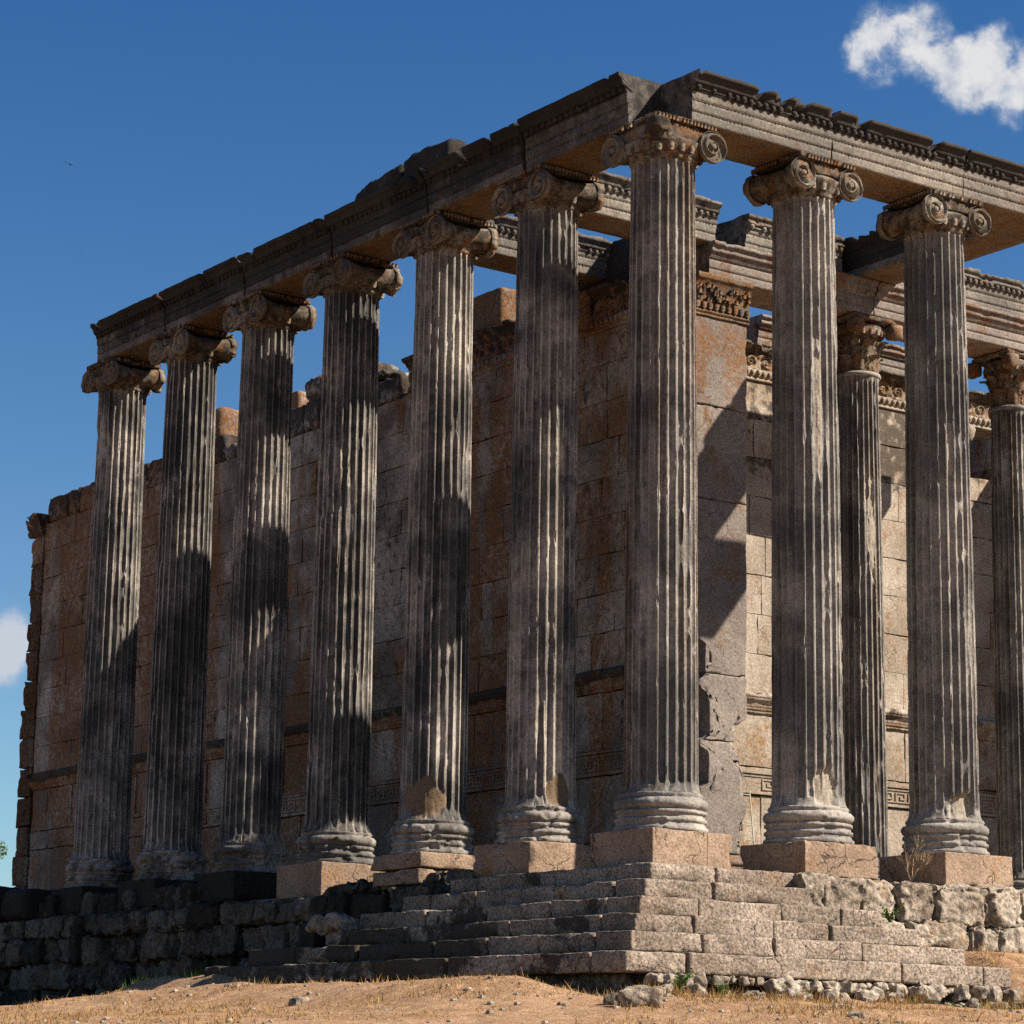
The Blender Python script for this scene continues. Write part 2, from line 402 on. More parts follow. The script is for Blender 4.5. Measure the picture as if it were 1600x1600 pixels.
M_STEP = stone('pitted_step_limestone', (.17, .133, .10), (.30, .243, .188), (.20, .12, .06), (.026, .020, .014), rust_amt=.3, crust_amt=.46, streak=(1.2, 1.2, 1.2), speck=.85, bump=1.4, fine=28, pit=.75, cracks=.4)
M_RUBB = stone('rough_foundation_stone', (.065, .057, .045), (.145, .128, .10), (.09, .05, .02), (.010, .010, .007), rust_amt=.35, crust_amt=.66, streak=(1.6, 1.6, 1.6), speck=.7, bump=1.8, fine=15, pit=.6)
M_RUBR = stone('rough_foundation_stone_pale', (.20, .162, .12), (.34, .29, .225), (.20, .105, .042), (.03, .025, .018), rust_amt=.4, crust_amt=.5, streak=(2, 2, 2), speck=.75, bump=1.9, fine=15, pit=.9)

def flatmat(name, col, rough=.8, var=.3, scale=8, trans=0.0):
    m = bpy.data.materials.new(name); m.use_nodes = True; nt = m.node_tree; nt.nodes.clear(); t = NT(nt)
    pos = t.n('ShaderNodeNewGeometry').outputs['Position']
    c = t.mix(t.ramp(t.noise(pos, scale, 4, .6), .3, .7), tuple(v*(1-var) for v in col), tuple(v*(1+var) for v in col))
    b = t.n('ShaderNodeBsdfPrincipled'); t.set(b, 'Base Color', c); b.inputs['Roughness'].default_value = rough; b.inputs['Specular IOR Level'].default_value = .2
    out = b.outputs[0]
    if trans:
        tr = t.n('ShaderNodeBsdfTranslucent'); t.set(tr, 'Color', c); mx = t.n('ShaderNodeMixShader'); mx.inputs[0].default_value = trans
        nt.links.new(out, mx.inputs[1]); nt.links.new(tr.outputs[0], mx.inputs[2]); out = mx.outputs[0]
    o = t.n('ShaderNodeOutputMaterial'); nt.links.new(out, o.inputs[0]); return m
M_GREEN = flatmat('weed_green', (.07, .12, .02), .6, .4, 9, .35)
M_DRY = flatmat('dry_straw', (.31, .19, .07), .8, .4, 3, .25)
M_TWIG = flatmat('dry_twig', (.30, .22, .12), .8, .3)
M_METAL = flatmat('ladder_aluminium', (.26, .26, .22), .4, .1)
M_BIRD = flatmat('dark_feathers', (.03, .028, .03), .8, .2)
M_BARK = flatmat('bark', (.09, .07, .05), .9, .3)
M_LEAF = flatmat('tree_leaf', (.09, .16, .02), .6, .45, 2, .4)

# ------------------------------------------------------------------ terrain
def h0(x, y):
    d = np.hypot(np.maximum(0, -2.6-x), np.maximum(0, -2.6-y))
    base = -2.02+.0*x
    base = base+.36*sstep(y, 2.5, 6.5)*sstep(x, -3.4, -2.4)*(1-sstep(y, 8.0, 11.0))
    h = base-.085*np.minimum(d, 70)
    # bank rising behind the right end of the steps
    rise = sstep(x, 2.9, 4.1)*sstep(y, -3.4, -1.3)
    h = h+rise*.72
    # little crest in front of the dark left foundation
    xc = -4.3-.62*np.maximum(0, y-2.8)
    h = h+.25*np.exp(-((x-xc)/1.15)**2)*sstep(y, -4.2, -2.4)*(1-sstep(y, 4.0, 6.6))
    # hollow at the stair corner
    h = h-.24*np.exp(-(((x+3.2)/.6)**2+((y+2.1)/1.3)**2))
    # behind the temple the mound falls away
    far = np.maximum(0, np.maximum(x-27, y-32))
    h = h-.05*np.minimum(far, 60)
    h = np.where((x > -.4) & (y > -.2) & (x < 20.5) & (y < 27), np.minimum(h, -1.9), h)
    return h
def H(x, y):
    x = np.asarray(x, float); y = np.asarray(y, float)
    P = np.stack([x, y, np.zeros_like(x)], -1)
    b = .16*(fbm(P*.55, 91, 4)-.5)+.08*(fbm(P*2.6, 92, 4)-.5)+.035*(fbm(P*9, 93, 2)-.5)
    return h0(x, y)+b
def axis_coords(lo, hi, fine, far, n):
    core = np.arange(lo, hi+1e-6, fine); g = np.geomspace(fine*2, far, n)
    return np.concatenate([lo-g[::-1], core, hi+g])
gx = axis_coords(-15, 7.5, .085, 3000, 42); gy = axis_coords(-15.5, 10, .085, 3000, 42)
GX, GY = np.meshgrid(gx, gy, indexing='ij')
mb = MB(); mb.add(np.stack([GX, GY, H(GX, GY)], -1), grid_quads(len(gx), len(gy))[:, ::-1])
def ground_mat():
    m = bpy.data.materials.new('dry_earth'); m.use_nodes = True; nt = m.node_tree; nt.nodes.clear(); t = NT(nt)
    pos = t.n('ShaderNodeNewGeometry').outputs['Position']
    c = t.mix(t.ramp(t.noise(pos, .9, 5, .6), .35, .65), (.33, .205, .12), (.25, .148, .082))
    c = t.mix(t.math('MULTIPLY', t.ramp(t.noise(pos, 5, 7, .75), .46, .62), .8), c, (.42, .27, .155))
    c = t.mix(t.math('MULTIPLY', t.ramp(t.noise(pos, 15, 5, .7), .55, .72), .6), c, (.075, .045, .024))
    vo = t.n('ShaderNodeTexVoronoi'); t.set(vo, 'Vector', pos); vo.inputs['Scale'].default_value = 9; vo.inputs['Randomness'].default_value = 1
    peb = t.math('MULTIPLY', t.math('SUBTRACT', 1.0, t.ramp(vo.outputs['Distance'], .10, .17)), t.ramp(t.noise(pos, 1.7, 3, .6), .5, .6))
    c = t.mix(t.math('MULTIPLY', peb, .8), c, (.30, .25, .19))
    g = t.math('MULTIPLY', t.ramp(t.noise(pos, .8, 5, .65), .60, .72), t.ramp(t.noise(pos, 12, 3, .6), .35, .6))
    c = t.mix(t.math('MULTIPLY', g, .35), c, (.10, .10, .03))
    b = t.n('ShaderNodeBsdfPrincipled'); t.set(b, 'Base Color', c); b.inputs['Roughness'].default_value = .95; b.inputs['Specular IOR Level'].default_value = .1
    bp = t.n('ShaderNodeBump'); bp.inputs['Strength'].default_value = .9; bp.inputs['Distance'].default_value = .05
    hh = t.math('ADD', t.noise(pos, 14, 6, .75), t.math('MULTIPLY', peb, .5)); t.set(bp, 'Height', hh); t.set(b, 'Normal', bp.outputs[0])
    o = t.n('ShaderNodeOutputMaterial'); nt.links.new(b.outputs[0], o.inputs[0]); return m
M_GROUND = ground_mat()
tag(mb.build('ground', M_GROUND), kind='structure')

# ------------------------------------------------------------------ columns
TC = math.atan2(-_f[1], -_f[0])   # direction from a column to the viewer
UU = np.array([0, .06, .084, .10, .14, .22, .34, .5, .66, .78, .86, .90, .916, .94])
def shaft(mb, cx, cy, R0, R1, z0, z1, seed, chips=.5, spalls=(), rows=.03, flutes=24, patches=(), crust=0.0, rust=0.0, D=.052):
    m = flutes*len(UU)
    th = ((np.arange(flutes)[:, None]+UU[None])/flutes*2*math.pi).ravel()
    uu = np.tile(UU, flutes)
    n = int((z1-z0)/rows)+1
    z = np.linspace(z0, z1, n); t_ = (z-z0)/(z1-z0)
    R = R0-(R0-R1)*(t_**1.5)
    R = R+.045*np.exp(-(z-z0)/.05)+.03*np.exp(-(z1-z)/.04)
    TH = np.repeat(th[None], n, 0); Z = np.repeat(z[:, None], m, 1); RR = np.repeat(R[:, None], m, 1)
    wdt = .06
    s = np.ones(n)
    zb, zt = z0+.10, z1-.10
    lo = z < zb+wdt; s[lo] = np.sqrt(np.clip(1-((zb+wdt-z[lo])/wdt)**2, 0, 1))
    hi = z > zt-wdt; s[hi] = np.sqrt(np.clip(1-((z[hi]-zt+wdt)/wdt)**2, 0, 1))
    hw = .415*np.maximum(s, 1e-3)
    q = np.clip(1-((uu[None]-.5)/hw[:, None])**2, 0, 1)
    q = np.where((np.abs(uu[None]-.5) < hw[:, None]) & (s[:, None] > .02), q, 0)
    dep = D*np.sqrt(q)*s[:, None]
    X = np.cos(TH); Y = np.sin(TH)
    # wear of the arrises: broad patches plus nicks along each fillet
    a = fbm(np.stack([X*2.1+seed*3.3, Y*2.1, Z*.55], -1), seed, 4)
    nick = fbm(np.stack([X*7+seed, Y*7, Z*3.2], -1), seed+20, 4, .6)
    cut = sstep(a, .66-.12*chips, .82-.10*chips)*.034+sstep(nick, .60-.05*chips, .80)*.034
    cut = cut+.004*fbm(np.stack([X*20, Y*20, Z*14], -1), seed+33, 2)
    fresh = np.zeros_like(cut)
    for (ph, zc, rp, rz, dd) in spalls:
        dth = (TH-(TC+math.radians(ph))+math.pi) % (2*math.pi)-math.pi
        nn = fbm(np.stack([X*4+9, Y*4, Z*5], -1), seed+60, 4)
        e = (dth/math.radians(rp))**2+((Z-zc)/rz)**2+(nn-.5)*1.1
        k = 1-sstep(e, .50, .85)
        cut = np.maximum(cut, k*(dd+.03*fbm(np.stack([X*9, Y*9, Z*9], -1), seed+61, 3))); fresh = np.maximum(fresh, k)
    r = np.minimum(RR-dep, RR-cut)
    rep = np.zeros_like(cut)
    for (ph, zc, rp, rz) in patches:
        dth = (TH-(TC+math.radians(ph))+math.pi) % (2*math.pi)-math.pi
        nn = fbm(np.stack([X*3+5, Y*3, Z*3], -1), seed+70, 3)
        k = 1-sstep((dth/math.radians(rp))**2+((Z-zc)/rz)**2+(nn-.5)*2.2, .8, .98)
        r = np.where(k > .02, r*(1-k)+(RR-.044+.022*nn+.012*fbm(np.stack([X*12, Y*12, Z*12], -1), 8, 2))*k, r); rep = np.maximum(rep, k)
    P = np.stack([cx+r*X, cy+r*Y, Z], -1)
    # a shaft is never perfectly straight
    P[..., 0] += .006*(fbm(np.stack([Z*0+seed, Z*0, Z*.4], -1), 5, 2)-.5); 
    W = np.zeros(P.shape)
    gone = sstep(cut, .012, .035)
    W[..., 0] = crust+.19-.70*(np.repeat(((uu < .09) | (uu > .91))[None], n, 0))*(dep < .01)+.30*(a-.5)*2-.35*gone*(1-0*a)-.5*fresh  # pale worn fillets over darker flutes, painting in sunlit strips and groove shade
    W[..., 1] = rust+.1*(fbm(np.stack([X*1.3+4, Y*1.3, Z*.1+seed], -1), seed+9, 3)-.5)*4-.4*fresh
    W[..., 2] = rep+.75*fresh
    mb.add(P, grid_quads(n, m, wrap_m=True), W=W.reshape(-1, 3))
    k = np.arange(m)
    top = P[-1]; cen = top.mean(0)
    mb.add(np.concatenate([top, cen[None]]), None, np.stack([k, (k+1) % m, np.full(m, m)], 1), W=(crust, 0, 0))

BASEP = [(.44, -.0), (.60, .0), (.605, .05), (.575, .07), (.565, .11), (.59, .13), (.59, .165), (.56, .18), (.555, .215), (.585, .235), (.585, .27), (.545, .285), (.58, .305), (.602, .345), (.598, .39), (.57, .425), (.53, .435), (.53, .455), (.545, .475), (.53, .50), (.48, .515)]
def column_base(mb, cx, cy, seed, erode=0.0, sc=1.0, W=(0, 0, 0)):
    def rf(r, z, th):
        n = fbm(np.stack([np.cos(th)*3.4+seed, np.sin(th)*3.4, z*8], -1), seed, 4)
        k = sstep(n, .60-.12*erode, .68-.10*erode)
        return r-(r-.44)*k*(.12+.5*erode)-(.014*fbm(np.stack([np.cos(th)*14, np.sin(th)*14, z*26], -1), seed+2, 3))
    lathe(mb, [(a*sc*.975, b*.93) for a, b in BASEP], (cx, cy, 0), 144, rfun=rf, seed=seed, amp=.003, W=W)

def volute(mb, c, R, nrm, mirror, thick=.10, seed=0, wear=.2, W=(0, 0, 0)):
    """disc with a carved spiral; nrm is the direction it faces ('x-','x+','y-','y+')"""
    nr, na = 30, 64
    rr = np.linspace(0, 1, nr)**.9*R; ph = np.arange(na)*2*math.pi/na
    RR_, PH = np.meshgrid(rr, ph, indexing='ij')
    kk = .17
    tt = (np.log(R/np.maximum(RR_, .004))/kk+(PH if mirror else -PH))/(2*math.pi)
    fr = tt-np.floor(tt)
    ridge = np.exp(-((np.minimum(fr, 1-fr))/.13)**2)
    hgt = -.05*(1-ridge)*sstep(RR_, .0, .05)+.0
    hgt = np.where(RR_ < .038, .012*np.sqrt(np.clip(1-(RR_/.038)**2, 0, 1)), hgt)
    hgt = hgt*(1-sstep(RR_, R*.97, R))
    n_ = fbm(np.stack([RR_*np.cos(PH)*9+seed*5, RR_*np.sin(PH)*9, RR_*0+seed], -1), seed, 3)
    hgt = hgt-wear*.05*sstep(n_, .5, .7)
    edge = 1-.22*wear*sstep(fbm(np.stack([np.cos(PH)*1.3+seed*2, np.sin(PH)*1.3, PH*0], -1), seed+3, 3), .5, .7)
    a = RR_*np.cos(PH)*edge; b = RR_*np.sin(PH)*edge
    # rim going back
    a2 = np.concatenate([a, a[-1:]*1.0, a[-1:]*.93]); b2 = np.concatenate([b, b[-1:], b[-1:]*.93]); h2 = np.concatenate([hgt, hgt[-1:]*0-thick*.75, hgt[-1:]*0-thick])
    sgn = -1 if nrm[1] == '-' else 1
    if nrm[0] == 'y': G = np.stack([a2, sgn*h2, b2], -1); flip = sgn < 0
    else: G = np.stack([sgn*h2, a2, b2], -1); flip = sgn > 0
    G = G+np.array(c)
    Q = grid_quads(nr+2, na, wrap_m=True)
    if flip: Q = Q[:, ::-1]
    P = vnoise3(G.reshape(-1, 3), 9, .004, seed)
    w_ = np.tile(np.array(W, float), (len(P), 1)); 
    mb.add(P, Q, W=w_)

def ionic_capital(cx, cy, kind, seed, parent, zt=8.70, wear=.3, mat=None, brokenoff=()):
    mat = mat or M_CAP
    rg = random.Random(seed)
    zc = zt+.105; R = .215
    mb = MB()
    # echinus
    lathe(mb, [(.40, zt-.15), (.425, zt-.13), (.44, zt-.10), (.43, zt-.075), (.45, zt-.06), (.50, zt+.04), (.52, zt+.10), (.47, zt+.14), (.40, zt+.16)], (cx, cy, 0), 72, seed=seed, amp=.008, W=(.15, .2, 0))
    for i in range(20):
        a_ = (i+.5)/20*2*math.pi
        if rg.random() < wear*.5: continue
        pebble(mb, (cx+.485*math.cos(a_), cy+.485*math.sin(a_), zt-.005), (.042, .042, .07), seed+i, .12, W=(-.1, .15, 0), res=8)
    bead = mb.build('echinus', mat, parent)
    # canalis and cushion between the volutes, abacus
    mb = MB()
    def loc(x, y, z):   # local frame: faces look along -y / +y
        return (cx+x, cy+y, z) if kind != 'L' else (cx+y, cy-x, z)
    def bx(lo, hi, **k):
        A = loc(*lo); B = loc(*hi); block(mb, [min(A[i], B[i]) for i in range(3)], [max(A[i], B[i]) for i in range(3)], **k)
    if kind == 'C':
        block(mb, (cx-.30, cy-.46, zc-.02), (cx+.42, cy-.36, zc+.215), r=.03, seg=.04, amp=.018, seed=seed, chip=.05, W=(.1, .4, 0))
        block(mb, (cx-.46, cy-.30, zc-.02), (cx-.36, cy+.42, zc+.215), r=.03, seg=.04, amp=.018, seed=seed+1, chip=.05, W=(.1, .4, 0))
        block(mb, (cx-.44, cy-.44, zc-.06), (cx+.44, cy+.44, zc+.19), r=.06, seg=.05, amp=.02, seed=seed+2, W=(.3, .3, 0))
        # broken corner volute: a lumpy remnant
        block(mb, (cx-.52, cy-.52, zc+.05), (cx-.28, cy-.28, zc+.24), r=.05, seg=.035, amp=.045, nscale=7, rough=.02, seed=seed+3, W=(.35, .0, 0))
    else:
        bx((-.44, -.46, zc+.05), (.44, -.38, zc+.215), r=.03, seg=.045, amp=.014, seed=seed, chip=.05, W=(.25, .35, 0))
        bx((-.44, .38, zc+.0), (.44, .47, zc+.215), r=.03, seg=.06, amp=.014, seed=seed+1, chip=.05, W=(.2, .2, 0))
        bx((-.30, -.42, zc-.05), (.30, .42, zc+.2), r=.05, seg=.07, amp=.012, seed=seed+2, W=(.2, .3, 0))
    mb.build('cushion', mat, parent)
    mb = MB()
    q = .49
    block(mb, (cx-q, cy-q, zt+.315), (cx+q, cy+q, zt+.405), r=.03, seg=.05, amp=.012, seed=seed+5, chip=.06, W=(.25, .3, 0))
    # leaf carving along the abacus edge
    for sd in (('y', -1), ('x', -1)):
        for i in range(17):
            x = -.46+.92*i/16
            if rg.random() < wear: continue
            p_ = (cx+x, cy-q-.004, zt+.35) if sd[0] == 'y' else (cx-q-.004, cy+x, zt+.35)
            pebble(mb, p_, (.026, .026, .04), seed+i, .2, W=(0, .3, 0), res=6)
    mb.build('abacus', mat, parent)
    # volutes and bolsters
    spots = {'R': [((-.425, -.50), 'y-'), ((.425, -.50), 'y-'), ((-.425, .50), 'y+'), ((.425, .50), 'y+')],
             'L': [((-.50, .425), 'x-'), ((-.50, -.425), 'x-'), ((.50, .425), 'x+'), ((.50, -.425), 'x+')],
             'C': [((.43, -.52), 'y-'), ((-.52, .43), 'x-')]}[kind]
    for i, ((x, y), nm) in enumerate(spots):
        if i in brokenoff: continue
        mb = MB()
        first = (x < 0) if nm[0] == 'y' else (y < 0)
        dz = -.0
        volute(mb, (cx+x, cy+y, zc+dz), R, nm, mirror=first, seed=seed+i*3, wear=wear*(1.0 if '-' in nm else 2.5), W=(-.55, -.3, 0) if '-' in nm else (-.2, .1, 0))
        mb.build('volute', mat, parent)
    def bol(x=None, y=None, lo=-.46, hi=.46, seed=0, w_=(.15, .2, 0)):
        mb = MB(); pr = []
        for k in range(17):
            s_ = k/16; yy = lo+(hi-lo)*s_
            r_ = .125+.075*abs(2*s_-1)**1.6
            if abs(s_-.5) < .07: r_ += .012
            pr.append((r_, yy))
        if x is not None: lathe(mb, pr, (cx+x, cy, zc+.01), 40, 'y', amp=.012, seed=seed, W=w_)
        else: lathe(mb, pr, (cx, cy+y, zc+.01), 40, 'x', amp=.012, seed=seed, W=w_)
        mb.build('bolster', mat, parent)
    if kind == 'R': bol(x=-.41, seed=seed+31); bol(x=.41, seed=seed+32)
    elif kind == 'L': bol(y=-.41, seed=seed+31); bol(y=.41, seed=seed+32)
    else: bol(x=.41, lo=-.46, hi=.46, seed=seed+31); bol(y=.41, seed=seed+32)

def plinth(parent, x0, x1, y0, y1, z0=-.43, z1=-.003, seed=0, mat=None, split=None, W=(0, 0, 0)):
    mb = MB()
    if split == 'z':
        zm = (z0+z1)/2
        block(mb, (x0, y0+.02, z0), (x1-.05, y1, zm-.01), r=.015, seg=.07, amp=.014, chip=.06, seed=seed, W=(.15, 0, 0))
        block(mb, (x0+.01, y0, zm+.008), (x1, y1, z1), r=.012, seg=.07, amp=.008, chip=.04, seed=seed+1, W=W)
    elif split == 'x':
        xm = x0+(x1-x0)*.68
        block(mb, (x0, y0, z0), (xm-.003, y1, z1), r=.008, seg=.06, amp=.005, chip=.02, seed=seed, W=W)
        block(mb, (xm+.003, y0+.004, z0-.03), (x1, y1, z1-.01), r=.012, seg=.06, amp=.006, chip=.04, seed=seed+1, W=(0, .15, 0))
    else:
        block(mb, (x0, y0, z0), (x1, y1, z1), r=.012, seg=.045, amp=.008, chip=.05, rough=.004, seed=seed, W=W)
    mb.build('plinth', mat or M_PLIN, parent)

ROW_L, ROW_R = 'Ionic columns of the long left colonnade', 'Ionic columns of the sunlit front colonnade'
cols = [
 # name key, kind, (x,y), label, options
 ('C', (0, 0), 'corner column of the temple with rust streaks and a spiral volute on each side, tallest in the photo', None, dict(chips=.35, crust=.02, rust=.3, seed=3, capwear=.12, base_er=.0)),
 ('L', (0, 2.5), 'first column left of the corner column, grey shaft with an arched repair just above its base', ROW_L, dict(chips=.75, crust=.0, rust=-.1, seed=14, capwear=.2, patches=[(34, .66, 24, .20)], base_er=.35)),
 ('L', (0, 5.0), 'second column left of the corner, with a tan mortar repair on its foot and split plinth', ROW_L, dict(chips=.55, crust=.1, rust=.0, seed=25, capwear=.25, patches=[(-14, .76, 42, .28)], base_er=.3)),
 ('L', (0, 7.5), 'third column left of the corner, black shaft lit in bright strips over its lower half', ROW_L, dict(chips=.6, crust=.2, rust=.05, seed=36, capwear=.35, base_er=.6)),
 ('L', (0, 10.0), 'fourth column left of the corner, with a short sunlit patch at mid height', ROW_L, dict(chips=.65, crust=.15, rust=-.05, seed=47, capwear=.3, base_er=.8)),
 ('L', (0, 12.5), 'second column from the left end of the row, next to the outermost column', ROW_L, dict(chips=.4, crust=.25, rust=.1, seed=58, capwear=.5, base_er=.9)),
 ('L', (0, 15.0), 'outermost column at the left end of the row, open sky on its left at the capital', ROW_L, dict(chips=.5, crust=.1, rust=.05, seed=69, capwear=.7, base_er=.9)),
 ('R', (2.42, 0), 'first column right of the corner column, grey shaft with a large pale break at its foot', ROW_R, dict(chips=.55, crust=-.05, rust=.0, seed=80, capwear=.22, spalls=[(26, .70, 30, .34, .075), (20, 5.6, 9, 1.2, .03)], base_er=.15)),
 ('R', (4.85, 0), 'second column right of the corner, its foot hollowed out and its base split', ROW_R, dict(chips=.45, crust=-.02, rust=.05, seed=91, capwear=.22, spalls=[(24, .55, 34, .34, .11), (14, 5.5, 8, .5, .03)], base_er=.3)),
 ('R', (8.0, 0), 'third column right of the corner, just beyond the right edge of the photo', ROW_R, dict(chips=.45, crust=0, rust=.05, seed=102, capwear=.3, base_er=.3)),
]
for kind, (x, y), label, grp, o in cols:
    th_ = thing('fluted_column', (x, y, -.43), label, 'column', grp)
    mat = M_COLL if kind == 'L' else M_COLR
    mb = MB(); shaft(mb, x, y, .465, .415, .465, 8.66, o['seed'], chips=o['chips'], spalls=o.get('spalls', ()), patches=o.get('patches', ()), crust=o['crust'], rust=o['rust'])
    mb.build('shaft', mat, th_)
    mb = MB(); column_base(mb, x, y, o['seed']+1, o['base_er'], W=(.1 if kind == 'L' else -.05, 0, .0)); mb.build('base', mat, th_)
    ionic_capital(x, y, kind, o['seed']+2, th_, wear=o['capwear'])
    s_ = .62; sp = None; W = (0, 0, 0); mt = M_PLIN
    if (x, y) == (0, 0): sp = 'x'
    if y == 5.0: sp = 'z'
    if y >= 10: W = (.5, .1, 0); mt = M_RUBB
    if y == 7.5: W = (.0, 0, 0)
    plinth(th_, x-s_, x+s_, y-s_, y+s_, seed=o['seed']+7, split=sp, W=W, mat=mt, z0=-.43 if y != 7.5 else -.50)

# inner columns with leafy capitals
def leaf(mb, cx, cy, ang, r0, z0, hgt, wid, curl, seed, W):
    nn, mm = 9, 7
    s = np.linspace(0, 1, nn)[:, None]; u = np.linspace(-1, 1, mm)[None]
    wd = wid*np.sin(np.pi*(.22+.62*s))*(1+.14*np.cos(s*26))
    rad = r0+.02+curl*s**3.2-.03*u**2*(1-s)+.018*np.cos(u*5)
    zz = z0+hgt*(s-.34*np.clip(s-.78, 0, 1)*3)
    rad, zz, wd = np.broadcast_arrays(rad, zz, wd)
    lat = wd*u*.5
    a0 = ang
    X = cx+rad*math.cos(a0)-lat*math.sin(a0); Y = cy+rad*math.sin(a0)+lat*math.cos(a0)
    F = np.stack([X, Y, zz], -1)
    B = F.copy(); B[..., 0] -= .045*math.cos(a0); B[..., 1] -= .045*math.sin(a0)
    P = np.concatenate([F.reshape(-1, 3), B.reshape(-1, 3)]); P = vnoise3(P, 14, .012, seed)
    q = grid_quads(nn, mm)[:, ::-1]; qb = q[:, ::-1]+nn*mm
    bd = list(range(mm))+[i*mm+mm-1 for i in range(1, nn)]+[(nn-1)*mm+j for j in range(mm-2, -1, -1)]+[i*mm for i in range(nn-2, 0, -1)]
    rim = [(bd[k], bd[(k+1) % len(bd)], bd[(k+1) % len(bd)]+nn*mm, bd[k]+nn*mm) for k in range(len(bd))]
    mb.add(P, np.concatenate([q, qb, np.array(rim)]), W=W)
for x, y, label, sd in ((8.12, 5.05, 'inner leafy-capital column standing between the first and second front columns', 211), (11.62, 5.05, 'inner leafy-capital column cut by the right edge of the photo', 222)):
    th_ = thing('leafy_capital_column', (x, y, 0), label, 'column', 'inner columns of the porch')
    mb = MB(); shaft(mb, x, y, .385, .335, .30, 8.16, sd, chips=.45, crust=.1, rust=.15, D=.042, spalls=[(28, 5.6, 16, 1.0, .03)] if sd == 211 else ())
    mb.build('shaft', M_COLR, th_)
    mb = MB(); lathe(mb, [(.33, 8.12), (.365, 8.14), (.375, 8.17), (.36, 8.2), (.33, 8.21)], (x, y, 0), 64, seed=sd, W=(-.3, 0, 0)); mb.build('astragal', M_COLR, th_)
    mb = MB(); lathe(mb, [(a*.78, b*.6) for a, b in BASEP], (x, y, 0), 96, seed=sd, W=(0, 0, 0)); mb.build('base', M_COLR, th_)
    mb = MB()
    lathe(mb, [(.30, 8.2), (.30, 8.5), (.33, 8.8), (.42, 8.95), (.40, 8.99)], (x, y, 0), 48, seed=sd, amp=.01, W=(.1, .3, 0)); mb.build('bell', M_CAP, th_)
    for tier, (z0, hh, cu, n0, wd) in enumerate(((8.2, .36, .10, 8, .24), (8.36, .46, .19, 8, .26))):
        mb = MB()
        for i in range(n0):
            leaf(mb, x, y, (i+.5*tier)/n0*2*math.pi+.2, .30, z0, hh, wd, cu, sd+i, (-.15 if tier == 0 else .1, .35, 0))
        mb.build('leaf_tier', M_CAP, th_, smooth=True)
    mb = MB()
    for i in range(18):
        a_ = i/18*2*math.pi; pebble(mb, (x+.40*math.cos(a_), y+.40*math.sin(a_), 8.86), (.04, .04, .055), i, .15, W=(0, .3, 0))
    lathe(mb, [(.36, 8.80), (.40, 8.84), (.42, 8.92), (.38, 8.96)], (x, y, 0), 48, seed=sd, amp=.008, W=(.1, .3, 0)); mb.build('egg_moulding', M_CAP, th_)
    for sx, sy in ((-1, -1), (1, -1), (-1, 1), (1, 1)):
        mb = MB(); block(mb, (x+sx*.42-.12, y+sy*.42-.12, 8.78), (x+sx*.42+.12, y+sy*.42+.12, 9.03), r=.1, seg=.04, amp=.03, nscale=8, seed=sd+sx*2+sy, W=(0, .4, 0)); mb.build('corner_scroll', M_CAP, th_)
    mb = MB(); block(mb, (x-.50, y-.47, 9.02), (x+.50, y+.47, 9.10), r=.03, seg=.05, amp=.015, chip=.08, seed=sd, W=(.1, .3, 0)); mb.build('abacus', M_CAP, th_)

